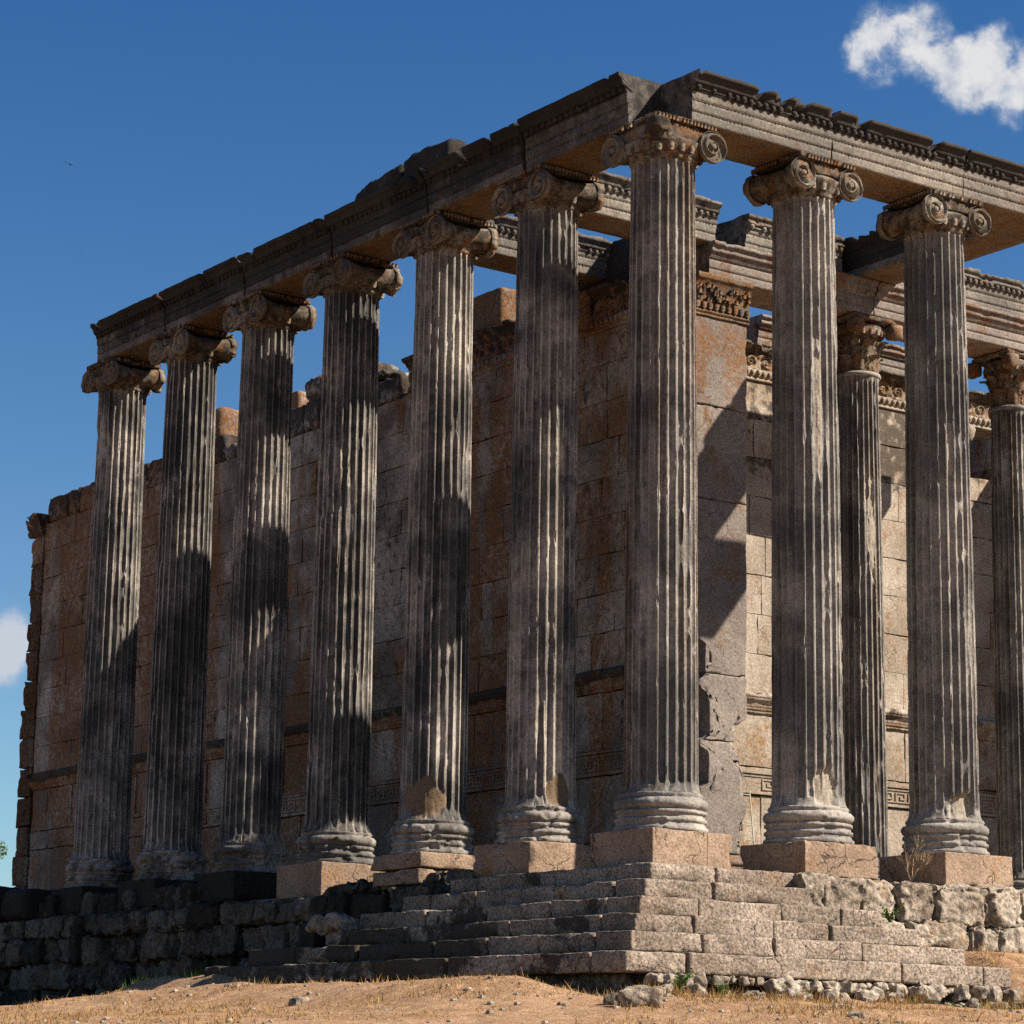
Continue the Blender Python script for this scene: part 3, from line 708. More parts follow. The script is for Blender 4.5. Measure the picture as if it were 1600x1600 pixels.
# ------------------------------------------------------------------ entablature
def arch_profile(face, back, hgt, crown_out=.17, hc=None, f1=.125, f2=.15):
    """outward coordinate measured from the column axis; fasciae step out, then egg band and cyma"""
    hc = hc if hc else hgt
    c = hc-.24
    return [(-back, 0), (face-.03, 0), (face, .012), (face, f1), (face-.004, f1+.003), (face-.004, f1+.020), (face+.010, f1+.024), (face+.010, f1+f2), (face+.005, f1+f2+.003), (face+.005, f1+f2+.020), (face+.024, f1+f2+.03), (face+.024, c),
            (face+.045, c+.012), (face+.06, c+.075), (face+.095, c+.08), (face+.10, c+.105), (face+crown_out-.05, c+.16), (face+crown_out, c+.19), (face+crown_out, hc), (-back+.1, hc), (-back, hc-.04)]
def arch_block(name, p0, p1, out, z0, hgt, label, seed, face=.42, back=.42, crown_out=.17, erode=.16, crust=0.0, top_crust=.5, mat=None, group=None, eggs=True, soffit=True, cat='stone beam', endcut=(0, 0), endamp=.03, beads=True, topnoise=.05):
    mat = mat or M_ARC
    mid = ((p0[0]+p1[0])/2, (p0[1]+p1[1])/2, z0)
    th_ = thing(name, mid, label, cat, group)
    pr = arch_profile(face, back, hgt, crown_out)
    c = hgt-.24
    def wf(s, a, z, P):
        W_ = np.zeros((len(s), 3))
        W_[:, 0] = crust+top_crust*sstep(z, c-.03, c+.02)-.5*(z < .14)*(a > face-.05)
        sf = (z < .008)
        W_[:, 2] = np.where(sf, .47, 0); W_[:, 1] = np.where(sf, .3, 0)+.15*(z > c); W_[:, 0] = np.where(sf, -.15, W_[:, 0])  # rusty ochre underside paints in bounced light through the repair channel
        return W_
    mb = MB()
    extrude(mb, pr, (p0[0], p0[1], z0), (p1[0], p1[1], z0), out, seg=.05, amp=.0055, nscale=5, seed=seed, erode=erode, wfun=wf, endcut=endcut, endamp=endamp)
    # ragged weathered top
    P = mb.V[0]; o_ = np.array([out[0], out[1], 0])
    tp = sstep(P[:, 2]-z0, hgt-.05, hgt-.005)
    P[:, 2] += tp*(fbm(P*4.2, seed+8, 4)-.5)*topnoise*2
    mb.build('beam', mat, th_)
    A = np.array([p0[0], p0[1], 0.]); B = np.array([p1[0], p1[1], 0.]); d = (B-A)/np.linalg.norm(B-A); A = A+d*.02; B = B-d*.02
    def at(P_, a, z): return P_+o_*a+np.array([0, 0, z0+z])
    if beads:
        mb = MB()
        for k, zz in enumerate((.125+.014, .275+.014)):
            a = face+(.000 if k == 0 else .012)
            block(mb, np.minimum(at(A, a-.03, zz-.004), at(B, a-.008, zz+.004)), np.maximum(at(A, a-.03, zz-.004), at(B, a-.008, zz+.004)), r=.002, seg=2.0, amp=.001, seed=seed, W=(crust+.2, 0, 0))
            bead_row(mb, at(A, a, zz), at(B, a, zz), .062, (.013, .013, .009), 5, seed+k, W=(crust+.2, 0, 0), skip=.15)
        mb.build('bead_moulding', mat, th_)
    if eggs:
        mb = MB()
        block(mb, np.minimum(at(A, face+.02, c+.02), at(B, face+.055, c+.06)), np.maximum(at(A, face+.02, c+.02), at(B, face+.055, c+.06)), r=.004, seg=1.0, amp=.002, seed=seed, W=(crust+top_crust, 0, 0))
        bead_row(mb, at(A, face+.055, c+.042), at(B, face+.055, c+.042), .125, (.045, .045, .048), 8, seed+5, W=(crust+.55*top_crust, .05, 0), skip=.10)
        mb.build('egg_moulding', mat, th_)
    return th_

Z0, HA = 9.108, .66
yj = [.14, 2.45, 4.82, 7.42, 10.05, 12.7, 15.2]
lab = ['left colonnade architrave block beside the corner, ending in a sunlit broken face',
       'left colonnade architrave block over the first gap past the corner block',
       'left colonnade architrave block with blackened fasciae, third from the corner',
       'left colonnade architrave block with white lichen spots, under the loose top stones',
       'left colonnade architrave block, second from the left end',
       'left colonnade architrave block at the far left end of the row']
for i in range(6):
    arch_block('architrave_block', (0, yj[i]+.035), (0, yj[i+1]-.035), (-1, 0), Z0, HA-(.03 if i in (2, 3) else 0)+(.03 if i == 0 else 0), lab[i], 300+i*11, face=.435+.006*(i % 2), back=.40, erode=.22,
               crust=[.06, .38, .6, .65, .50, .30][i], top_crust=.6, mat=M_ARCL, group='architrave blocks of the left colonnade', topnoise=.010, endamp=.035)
xj = [.10, 2.55, 5.0, 9.2]
lab = ['front architrave block next to the corner, dark broken end above the corner capital', 'front architrave block between the first and second front columns, rust stained at its joint', 'front architrave block running out of the photo at the right edge']
for i in range(3):
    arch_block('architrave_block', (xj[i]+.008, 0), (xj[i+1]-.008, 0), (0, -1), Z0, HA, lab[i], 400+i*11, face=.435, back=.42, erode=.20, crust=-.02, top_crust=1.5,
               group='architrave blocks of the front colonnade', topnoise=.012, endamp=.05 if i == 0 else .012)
# crossing beams, second level
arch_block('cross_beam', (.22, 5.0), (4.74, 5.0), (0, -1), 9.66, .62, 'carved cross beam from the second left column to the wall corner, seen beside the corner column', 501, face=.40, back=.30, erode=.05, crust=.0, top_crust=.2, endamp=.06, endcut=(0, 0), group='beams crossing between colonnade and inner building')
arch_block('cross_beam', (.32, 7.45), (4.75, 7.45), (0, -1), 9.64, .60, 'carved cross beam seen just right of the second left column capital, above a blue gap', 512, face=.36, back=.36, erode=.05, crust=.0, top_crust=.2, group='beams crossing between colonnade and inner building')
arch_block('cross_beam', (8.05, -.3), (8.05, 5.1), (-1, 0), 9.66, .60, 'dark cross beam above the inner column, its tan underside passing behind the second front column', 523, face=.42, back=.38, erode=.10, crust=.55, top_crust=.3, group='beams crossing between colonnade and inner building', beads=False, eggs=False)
# porch architrave and blocks on it
G2 = 'architrave blocks of the inner porch'
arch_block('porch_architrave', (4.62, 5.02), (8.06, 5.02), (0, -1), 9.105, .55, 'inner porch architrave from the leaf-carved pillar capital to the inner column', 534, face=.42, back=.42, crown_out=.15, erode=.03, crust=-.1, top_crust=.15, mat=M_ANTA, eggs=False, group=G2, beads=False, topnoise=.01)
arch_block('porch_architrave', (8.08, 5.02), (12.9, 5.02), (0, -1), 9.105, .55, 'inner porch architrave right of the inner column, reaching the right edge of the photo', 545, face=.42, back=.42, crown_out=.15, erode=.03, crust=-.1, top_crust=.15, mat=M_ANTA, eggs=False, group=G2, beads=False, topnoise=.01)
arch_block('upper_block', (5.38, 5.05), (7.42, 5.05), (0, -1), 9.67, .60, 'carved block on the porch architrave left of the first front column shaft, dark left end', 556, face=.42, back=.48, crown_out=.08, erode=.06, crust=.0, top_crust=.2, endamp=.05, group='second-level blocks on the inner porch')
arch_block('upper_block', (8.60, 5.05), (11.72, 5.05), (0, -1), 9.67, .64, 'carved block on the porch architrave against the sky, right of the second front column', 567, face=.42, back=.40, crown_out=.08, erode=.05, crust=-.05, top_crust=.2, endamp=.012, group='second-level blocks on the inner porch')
mb = MB(); block(mb, (11.98, 4.7, 9.67), (12.7, 5.4, 10.05), r=.08, seg=.1, amp=.03, seed=570, W=(.6, .1, 0)); tag(mb.build('upper_block', M_ARC, origin=(12.5, 5, 9.67)), 'small dark block on the porch architrave touching the right edge', 'stone block', 'second-level blocks on the inner porch')
mb = MB(); block(mb, (4.55, 5.55, 9.50), (5.25, 8.2, 10.25), r=.03, seg=.12, amp=.012, chip=.06, seed=571, W=(.7, .1, 0)); tag(mb.build('upper_block', M_ARC, origin=(4.9, 6.9, 9.5)), 'dark block on the side wall under the carved cross beam, left of the corner column', 'stone block')
# loose stones on top of the left colonnade
for (y0, y1, zt, sd, lb) in ((4.45, 5.7, 10.20, 581, 'weathered stone on top of the left architrave, just left of the second joint'), (5.72, 7.0, 10.12, 592, 'long low stone lying on the left architrave, sloping down to the left')):
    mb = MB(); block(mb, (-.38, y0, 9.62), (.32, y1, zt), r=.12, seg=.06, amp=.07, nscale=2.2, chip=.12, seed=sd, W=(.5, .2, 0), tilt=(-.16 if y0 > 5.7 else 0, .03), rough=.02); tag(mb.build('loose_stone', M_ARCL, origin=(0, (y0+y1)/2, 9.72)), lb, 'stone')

# ------------------------------------------------------------------ inner building
WX0, WX1 = 4.42, 5.30
def ashlar(mb, face, a0, a1, z0, z1, courses, thick, top=None, seed=0, lens=(.9, 1.5), axis='y', wf=None, amp=.007, bottom=None, depth_in=.0, seg=.16, rr=.006):
    """courses of long blocks in the plane x=face (axis='y') or y=face (axis='x')"""
    rg = random.Random(seed); ch = (z1-z0)/courses
    for k in range(courses):
        zl = z0+k*ch; zh = zl+ch-.005; a = a0
        while a < a1-.05:
            L = rg.uniform(*lens) if k % 2 else rg.uniform(lens[0]*.9, lens[1]*1.1)
            b = min(a1, a+L)
            if a1-b < .35: b = a1
            zc = zh
            if top is not None:
                tz = min(top((a+b)/2), z1)
                if zl > tz-.12: a = b; continue
                zc = min(zh, tz) if tz-zl < ch else zh
            dx = rg.uniform(-.003, .003)
            W = (rg.uniform(-.20, .18), rg.uniform(-.24, .18), 0)
            g = .003
            if axis == 'y': block(mb, (face+dx, a+g, zl), (face+thick, b-g, zc), r=rr, seg=seg, amp=amp, chip=.02 if rr < .02 else .08, seed=seed+k*50+int(a*7), W=W, wfun=wf)
            else: block(mb, (a+g, face+dx, zl), (b-g, face+thick, zc), r=rr, seg=seg, amp=amp, chip=.02 if rr < .02 else .08, seed=seed+k*50+int(a*7), W=W, wfun=wf)
            a = b
def wall_top(y):
    if y < 12.2: return 8.80
    if y < 13.0: return 8.95
    if y < 13.8: return 9.3
    if y < 14.6: return 9.55
    if y < 16.7: return 9.85
    if y < 17.3: return 9.40
    if y < 19.3: return 9.12
    if y < 20.1: return 9.42
    return 9.42
def stain(P):
    n = fbm(np.stack([P[:, 0]*.6, P[:, 1]*.75, P[:, 2]*.06], -1), 777, 3)
    W_ = np.zeros((len(P), 3)); W_[:, 1] = (n-.5)*2.6+.10+.3*sstep(P[:, 1], 20, 26); W_[:, 0] = .1*(fbm(P*.8, 778, 2)-.5)+.25*sstep(P[:, 2], 8.9, 9.4); return W_
side = thing('temple_side_wall', (4.9, 16, -.43), 'long stained ashlar side wall of the inner building behind the left colonnade', 'wall')
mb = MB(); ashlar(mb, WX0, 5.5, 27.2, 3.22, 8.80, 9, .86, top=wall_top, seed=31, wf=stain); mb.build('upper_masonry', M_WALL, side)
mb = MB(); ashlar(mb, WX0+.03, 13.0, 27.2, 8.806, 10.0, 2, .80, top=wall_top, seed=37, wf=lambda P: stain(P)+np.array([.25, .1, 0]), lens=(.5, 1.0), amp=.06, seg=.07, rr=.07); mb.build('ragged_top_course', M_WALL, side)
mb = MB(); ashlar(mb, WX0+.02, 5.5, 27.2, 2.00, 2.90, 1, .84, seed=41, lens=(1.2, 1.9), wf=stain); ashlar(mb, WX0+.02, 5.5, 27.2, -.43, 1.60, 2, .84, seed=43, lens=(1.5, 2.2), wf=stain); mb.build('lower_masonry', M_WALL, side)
mb = MB(); block(mb, (WX0+.12, 5.45, -.43), (WX1-.06, 27.1, 8.9), r=.02, seg=1.5, amp=.004, seed=48, W=(.2, .1, 0)); mb.build('wall_core', M_WALL, side)
# dado ledge: heavily weathered moulding
def ledge(parent, p0, p1, out, z, seed, mat, dark=.6, face=0.0):
    mb = MB()
    pr = [(-.10, 0), (face+.015, 0), (face+.015, .05), (face+.035, .055), (face+.04, .085), (face+.06, .11), (face+.065, .14), (face+.09, .18), (face+.13, .21), (face+.14, .245), (face+.15, .25), (face+.15, .31), (face+.09, .345), (-.10, .345)]
    def wf(s, a, zz, P):
        W_ = np.zeros((len(s), 3)); n = fbm(P*1.1, seed, 3); W_[:, 0] = dark*sstep(zz, .10, .22)+(n-.5)*1.2; W_[:, 1] = .3*(zz < .15); return W_
    extrude(mb, pr, (*p0, z), (*p1, z), out, seg=.07, amp=.010, seed=seed, erode=.20, wfun=wf, step=.03); mb.build('dado_moulding', mat, parent)
ledge(side, (WX0, 5.5), (WX0, 27.2), (-1, 0, 0), 2.90, 51, M_WALL)
def meander(parent, p0, p1, out, z, seed, mat):
    p0 = np.array([*p0, z], float); p1 = np.array([*p1, z], float); L = np.linalg.norm(p1-p0); d = (p1-p0)/L; o_ = np.array(out, float)
    mb = MB()
    def bar(s0, s1, z0, z1, dp=.03, w_=(.05, 0, 0)):
        A = p0+d*s0+np.array([0, 0, z0]); B = p0+d*s1+np.array([0, 0, z1])
        P_ = np.stack([A-o_*.03, A+o_*dp, B-o_*.03, B+o_*dp]); block(mb, P_.min(0), P_.max(0), r=.004, seg=1.5, amp=.0015, seed=seed, W=w_)
    h_ = .38
    seg_ = 2.2
    s = 0
    while s < L-.01:
        e = min(L, s+seg_); bar(s, e, 0, .045, .035); bar(s, e, h_-.05, h_, .045, (.1, 0, 0)); bar(s, e, h_-.10, h_-.055, .02); s = e
    u = .30; bw = .028; zb, zt_ = .075, .255; rg = random.Random(seed)
    k = 0
    while (k+1)*u < L:
        x = k*u
        if rg.random() > .28:
            bar(x, x+bw, zb, zt_, .02); bar(x+bw, x+u*.78, zt_-bw, zt_, .0195); bar(x+u*.78-bw, x+u*.78, zb+.055, zt_-bw, .02)
            bar(x+u*.34, x+u*.78-bw, zb+.055, zb+.055+bw, .0195); bar(x+u*.34, x+u*.34+bw, zb+.055+bw, zt_-.065, .02)
            bar(x+bw, x+u-.0, zb-.0, zb+bw*.9, .019)
        k += 1
    mb.build('meander_band', mat, parent)
mb = MB(); ashlar(mb, WX0+.012, 5.5, 27.2, 1.606, 1.995, 1, .84, seed=47, lens=(1.5, 2.2), wf=stain); mb.build('band_masonry', M_WALL, side)
meander(side, (WX0+.012, 5.6), (WX0+.012, 20.0), (-1, 0, 0), 1.61, 61, M_WALL)
# pilaster-like recessed panels of the dado: thin upright frames
mb = MB()
for k in range(14):
    y = 6.4+k*1.45
    block(mb, (WX0-.012, y, 2.06), (WX0+.03, y+.06, 2.86), r=.006, seg=.3, amp=.003, seed=k, W=(.1, 0, 0))
mb.build('dado_frames', M_WALL, side)
# egg and leaf frieze with a crown
def frieze(parent, p0, p1, out, z, seed, mat, crown=True, ch=.33, scroll=.40, W0=0.0):
    p0 = np.array([*p0, z], float); p1 = np.array([*p1, z], float); L = np.linalg.norm(p1-p0); d = (p1-p0)/L; o_ = np.array(out, float)
    mb = MB(); pr = [(-.1, -.07), (.03, -.07), (.035, -.03), (.02, -.025), (.02, .0), (.04, .01), (.055, .11), (.04, .13), (-.1, .13)]
    extrude(mb, pr, p0, p1, out, seg=.12, amp=.004, seed=seed, W=(W0, .1, 0), step=.04)
    bead_row(mb, p0+o_*.055+np.array([0, 0, .06]), p1+o_*.055+np.array([0, 0, .06]), .125, (.045, .045, .058), 8, seed, W=(W0-.1, .1, 0), skip=.06); mb.build('egg_moulding', mat, parent)
    # carved scroll band: relief surface
    n = int(L/.022); m = 18
    s = np.linspace(0, L, n); v = np.linspace(.13, .13+scroll, m)
    S_, V_ = np.meshgrid(s, v, indexing='ij')
    w_ = .34; q = (S_/w_) % 1-.5; vv = (V_-.13-scroll/2)/w_
    sg = np.where(np.floor(S_/w_) % 2 == 0, 1, -1)
    rr = np.hypot(q, vv); an = np.arctan2(vv*sg, q)
    sp = np.cos(an*1-np.log(np.maximum(rr, .03))*5.5)
    hh = .028*sp*(rr < .52)+.03*(fbm(np.stack([S_*16, V_*16, S_*0+seed], -1), seed, 3)-.5)
    hh = hh+.03
    P = p0+d*S_[..., None]+np.array([0, 0, 1.])*V_[..., None]+o_*hh[..., None]
    mb = MB(); Q = grid_quads(n, m)
    if np.dot(np.cross(d, [0, 0, 1]), o_) > 0: Q = Q[:, ::-1]
    mb.add(P, Q[:, ::-1], W=(W0+.25, .35, 0))
    A = p0-o_*.1; pr = [(0, .12), (.10, .12), (.10, .13+scroll), (0, .13+scroll)]
    extrude(mb, pr, A, A+d*L, out, seg=.5, amp=.002, seed=seed+1, step=.2, W=(W0, .2, 0)); mb.build('scroll_frieze', mat, parent)
    if crown:
        z1 = .13+scroll+.006; mb = MB()
        pr = [(-.1, z1), (.05, z1), (.06, z1+.04), (.10, z1+.06), (.11, z1+.10), (.17, z1+.13), (.20, z1+ch-.05), (.20, z1+ch), (-.1, z1+ch)]
        extrude(mb, pr, p0, p1, out, seg=.08, amp=.012, seed=seed+2, erode=.15, W=(W0+.45, .15, 0), wfun=lambda s, a, zz, P: np.zeros((len(s), 3)), step=.05); mb.build('crown_moulding', mat, parent)
frieze(side, (WX0, 5.5), (WX0, 12.6), (-1, 0, 0), 8.80, 71, M_WALL, ch=.20, scroll=.30)
mb = MB(); block(mb, (WX0+.02, 5.5, 8.81), (WX1, 12.6, 9.42), r=.04, seg=.3, amp=.02, chip=.05, seed=72, W=(.3, .2, 0)); mb.build('crown_course', M_WALL, side)
# the carved console near the corner
mb = MB(); lathe(mb, [(.05, 8.78), (.12, 8.80), (.15, 8.95), (.11, 9.2), (.16, 9.42), (.10, 9.45)], (WX0-.12, 7.35, 0), 24, seed=73, amp=.02, W=(-.1, .4, 0)); mb.build('carved_console', M_WALL, side)
# far end pilaster with its capital
mb = MB(); rg = random.Random(81)
for k in range(14):
    z_ = -.43+k*.642; block(mb, (WX0-rg.uniform(.01, .05), 27.22, z_), (WX0+.9, 27.86+rg.uniform(-.07, .06), z_+.636), r=.012, seg=.07, amp=.035, nscale=2.6, chip=.05, rough=.012, seed=800+k, W=(rg.uniform(-.1, .2), rg.uniform(0, .4), 0), wfun=stain); mb.build('end_pilaster', M_WALL, side)
mb = MB(); extrude(mb, [(-.9, 0), (.02, 0), (.05, .10), (.03, .16), (.08, .28), (.20, .42), (.20, .47), (-.9, .47)], (WX0-.07, 27.2, 8.55), (WX0-.07, 27.85, 8.55), (-1, 0, 0), seg=.06, amp=.05, erode=.3, seed=82, W=(.4, .2, 0), endamp=.05); mb.build('pilaster_capital', M_WALL, side)
# near-end pillar (anta) facing the front
AX0, AX1, AY = 4.32, 5.345, 4.58
def anta_w(P):
    W_ = np.zeros((len(P), 3)); W_[:, 1] = .24*sstep(P[:, 2], 6.4, 7.6)-.35*sstep(3.2-P[:, 2], 0, .4)+.2*(fbm(P*1.3, 88, 3)-.5); W_[:, 0] = -.2+.25*(fbm(P*2, 89, 3)-.5)*(P[:, 2] > 3); return W_
mb = MB()
zc = [(.30, 1.95), (1.956, 2.95), (2.956, 5.6), (5.606, 7.05), (7.056, 8.45)]
for k, (a_, b_) in enumerate(zc):
    x0 = AX0; x1 = AX1+(.02 if k == 4 else 0); lo = (x0, AY, a_); hi = (x1, 5.5, b_)
    before = len(mb.V)
    block(mb, lo, hi, r=.015, seg=.07, amp=.008, nscale=4, chip=.03, seed=90+k, W=(0, 0, 0), wfun=anta_w)
    P = mb.V[before]
    # bites broken out of the lower blocks on both edges
    def bite(P, xc, zc_, rx, rz, sgn):
        n = fbm(P*3.2, 123, 4)
        e = ((P[:, 0]-xc)/rx)**2+((P[:, 2]-zc_)/rz)**2+(n-.5)*2.0
        k_ = 1-sstep(e, .45, 1.0)
        P[:, 0] += sgn*k_*rx*.8; return P
    if k in (0, 1, 2):
        for (xc, z_, rx, rz, sgn) in ((AX0+.02, 2.35, .36, .38, 1), (AX0+.05, 1.55, .34, .32, 1), (AX1, 1.95, .30, .40, -1), (AX1+.02, .45, .16, .5, -1), (AX0+.0, 3.15, .26, .30, 1), (AX1, 1.35, .1, .25, -1)):
            hit = P[:, 1] < AY+.6
            P2 = bite(P.copy(), xc, z_, rx, rz, sgn); P[hit] = P2[hit]
mb.build('anta_pillar', M_ANTA, side)
mb = MB(); extrude(mb, [(-.9, 0), (.10, 0), (.12, .05), (.09, .08), (.08, .12), (.11, .15), (.11, .19), (.06, .21), (.03, .26), (0, .29), (-.9, .29)], (AX0-.08, AY, .0), (AX1+.1, AY, .0), (0, -1, 0), seg=.07, amp=.006, seed=98, W=(-.1, .4, 0)); mb.build('anta_base', M_ANTA, side)
mb = MB()
extrude(mb, [(-.8, 0), (.025, 0), (.03, .03), (.015, .04), (.015, .06), (.035, .065), (.035, .095), (.015, .10), (.03, .36), (.07, .50), (.10, .55), (.13, .58), (.13, .655), (-.8, .655)], (AX0-.03, AY, 8.445), (AX1+.05, AY, 8.445), (0, -1, 0), seg=.05, amp=.010, seed=99, W=(-.05, .35, 0), step=.03, endamp=.02)
mb.build('anta_capital', M_CAP, side)
mb = MB(); rg = random.Random(5)
for i in range(9):
    x = AX0+.02+i*.125; pebble(mb, (x, AY-.035, 8.615), (.05, .04, .06), i, .12, W=(-.2, .25, 0), res=8)
for i in range(46):
    x = AX0+rg.uniform(0, 1.05); z = rg.uniform(8.70, 8.94); pebble(mb, (x, AY-.05-.03*rg.random(), z), (rg.uniform(.02, .05), .035, rg.uniform(.02, .06)), i, .35, W=(rg.uniform(-.3, .4), .35, 0), res=6)
mb.build('capital_leaf_carving', M_CAP, side)
# cut mark on the anta
# back wall of the porch
back = thing('temple_cross_wall', (9.5, 7.8, -.43), 'sunlit ashlar back wall of the inner porch seen between the front columns', 'wall')
CY = 7.42
def cstain(P):
    W_ = np.zeros((len(P), 3)); W_[:, 1] = .22*sstep(3.0-P[:, 2], 0, .3)*sstep(P[:, 2], -.4, .0); W_[:, 0] = -.15+.5*sstep(P[:, 2], 6.6, 7.4); return W_
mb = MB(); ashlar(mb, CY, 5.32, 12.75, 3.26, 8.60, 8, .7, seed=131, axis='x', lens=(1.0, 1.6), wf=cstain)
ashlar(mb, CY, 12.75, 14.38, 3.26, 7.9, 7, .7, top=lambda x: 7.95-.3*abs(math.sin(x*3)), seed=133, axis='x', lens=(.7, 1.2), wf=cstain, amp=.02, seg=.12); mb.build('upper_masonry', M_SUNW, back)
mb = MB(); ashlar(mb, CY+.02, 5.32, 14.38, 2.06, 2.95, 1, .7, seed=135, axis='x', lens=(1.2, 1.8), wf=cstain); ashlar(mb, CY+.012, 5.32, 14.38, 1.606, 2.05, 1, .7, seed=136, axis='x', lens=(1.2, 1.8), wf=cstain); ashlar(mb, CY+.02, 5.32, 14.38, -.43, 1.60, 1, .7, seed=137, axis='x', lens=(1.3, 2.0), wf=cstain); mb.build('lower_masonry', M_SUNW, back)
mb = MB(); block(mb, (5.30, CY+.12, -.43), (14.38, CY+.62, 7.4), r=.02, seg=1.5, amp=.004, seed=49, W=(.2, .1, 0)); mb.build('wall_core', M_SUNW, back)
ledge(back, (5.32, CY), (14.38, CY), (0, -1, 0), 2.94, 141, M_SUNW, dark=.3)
meander(back, (5.4, CY+.012), (14.3, CY+.012), (0, -1, 0), 1.61, 142, M_SUNW)
frieze(back, (5.32, CY), (14.2, CY), (0, -1, 0), 8.66, 143, M_SUNW, ch=.16, scroll=.26)
mb = MB(); block(mb, (5.32, CY+.02, 8.606), (14.15, CY+.7, 9.22), r=.04, seg=.3, amp=.012, seed=144, W=(.1, .2, 0))
lathe(mb, [(.02, 8.30), (.12, 8.36), (.17, 8.45), (.2, 8.6)], (13.1, CY+.15, 0), 24, seed=145, amp=.02); mb.build('frieze_course', M_SUNW, back)
arch_block('cross_wall_block', (8.05, CY+.35), (12.6, CY+.35), (0, -1), 9.235, .52, 'fasciated block on top of the porch back wall, behind the inner column', 147, face=.36, back=.36, crown_out=.12, erode=.03, crust=-.05, top_crust=.2, mat=M_ANTA, eggs=False, beads=False, endamp=.03)
far = thing('temple_side_wall', (14.85, 16, -.43), 'opposite side wall of the inner building, closing the porch just beyond the right edge', 'wall')
mb = MB(); ashlar(mb, 14.42, 4.6, 27.2, -.43, 8.80, 14, .86, seed=158, wf=stain, seg=.5); mb.build('masonry', M_WALL, far)
# stones standing on the side wall
for lo, hi, r_, sd, lb, am in (((4.62, 10.15, 9.60), (5.25, 11.2, 10.28), .06, 151, 'squared rusty block standing on the side wall between the first two left columns', .02), ((4.85, 20.3, 9.42), (5.5, 21.1, 10.25), .3, 152, 'rounded rusty stone on the side wall beside the second column from the left', .03), ((4.9, 17.3, 9.1), (5.4, 17.75, 9.95), .1, 153, 'small tan upright stone on the side wall right of the fourth left column', .03)):
    mb = MB(); block(mb, lo, hi, r=r_, seg=.07, amp=am, nscale=4, seed=sd, W=(-.2, .6, 0)); tag(mb.build('wall_top_stone', M_WALL, origin=(lo[0]+.3, (lo[1]+hi[1])/2, lo[2])), lb, 'stone')

# ------------------------------------------------------------------ podium, steps
mb = MB(); block(mb, (-.30, -.30, -1.9), (20.5, 28.5, -.435), r=.02, seg=1.0, amp=.01, seed=160, W=(.1, 0, 0)); tag(mb.build('podium', M_STEP, origin=(8, 14, -1.9)), 'flat stone platform that carries the columns and walls', 'platform')
stairs = thing('stone_staircase', (-1.2, -1.2, -2.0), 'worn limestone steps wrapping round the temple corner', 'steps')
tt = [.86, 1.18, 1.52, 1.88, 2.22, 2.56]; zt = [-.435, -.655, -.885, -1.11, -1.33, -1.56]; zb = [-.65, -.88, -1.105, -1.325, -1.555, -1.80]
xe = [1.42, 1.38, 2.25, 2.55, 2.95, 3.36]; ye = [3.3, 3.95, 4.4, 4.7, 6.1, 6.7]
def step_w(P):
    W_ = np.zeros((len(P), 3))
    lf = sstep(-P[:, 0]+P[:, 1], .3, 1.2)      # the long left flank is darker, in patches
    W_[:, 0] = -.30+.75*lf*sstep(fbm(P*np.array([.9, .9, 2.0]), 171, 3), .30, .6); W_[:, 1] = .2*(fbm(P*.9, 172, 2)-.4); return W_
for i in range(6):
    mb = MB(); rg = random.Random(170+i); t_ = tt[i]; dp = .62
    x = -t_; first = True
    while x < xe[i]-.02:
        L = rg.uniform(.9, 1.7) if not first else rg.uniform(.75, 1.1)
        b = min(xe[i], x+L)
        if xe[i]-b < .4: b = xe[i]
        dz = rg.uniform(-.012, .006); dy = rg.uniform(-.012, .012)
        block(mb, (x+.004, -t_+dy, zb[i]), (b-.004, -t_+dp, zt[i]+dz), r=.02, seg=.045, amp=.014, nscale=3.0, rough=.006, chip=.035, seed=180+i*30+int(x*9), W=(rg.uniform(-.1, .1), rg.uniform(-.2, .2), 0), wfun=step_w)
        x = b; first = False
    y = -t_+dp+.004
    while y < ye[i]-.02:
        L = rg.uniform(1.0, 1.8); b = min(ye[i], y+L)
        if ye[i]-b < .4: b = ye[i]
        dz = rg.uniform(-.015, .006); dx = rg.uniform(-.012, .012)
        block(mb, (-t_+dx, y+.004, zb[i]), (-t_+dp, b-.004, zt[i]+dz), r=.024, seg=.045, amp=.018, nscale=2.6, rough=.007, chip=.045, seed=380+i*30+int(y*9), W=(rg.uniform(-.1, .25), rg.uniform(-.2, .2), 0), wfun=step_w)
        y = b
    mb.build('step', M_STEP, stairs)
# backing of the steps
mb = MB()
for (lo, hi) in (((-.70, -.70, -1.79), (1.1, 3.1, -.50)), ((-1.15, -1.15, -1.80), (2.1, 4.2, -.95)), ((-1.8, -1.8, -1.81), (2.4, 4.6, -1.40)), ((-2.35, -2.3, -2.2), (3.2, 6.4, -1.80))):
    block(mb, lo, hi, r=.05, seg=.3, amp=.01, seed=199, W=(.2, 0, 0))
mb.build('rubble_core', M_RUBB, stairs)

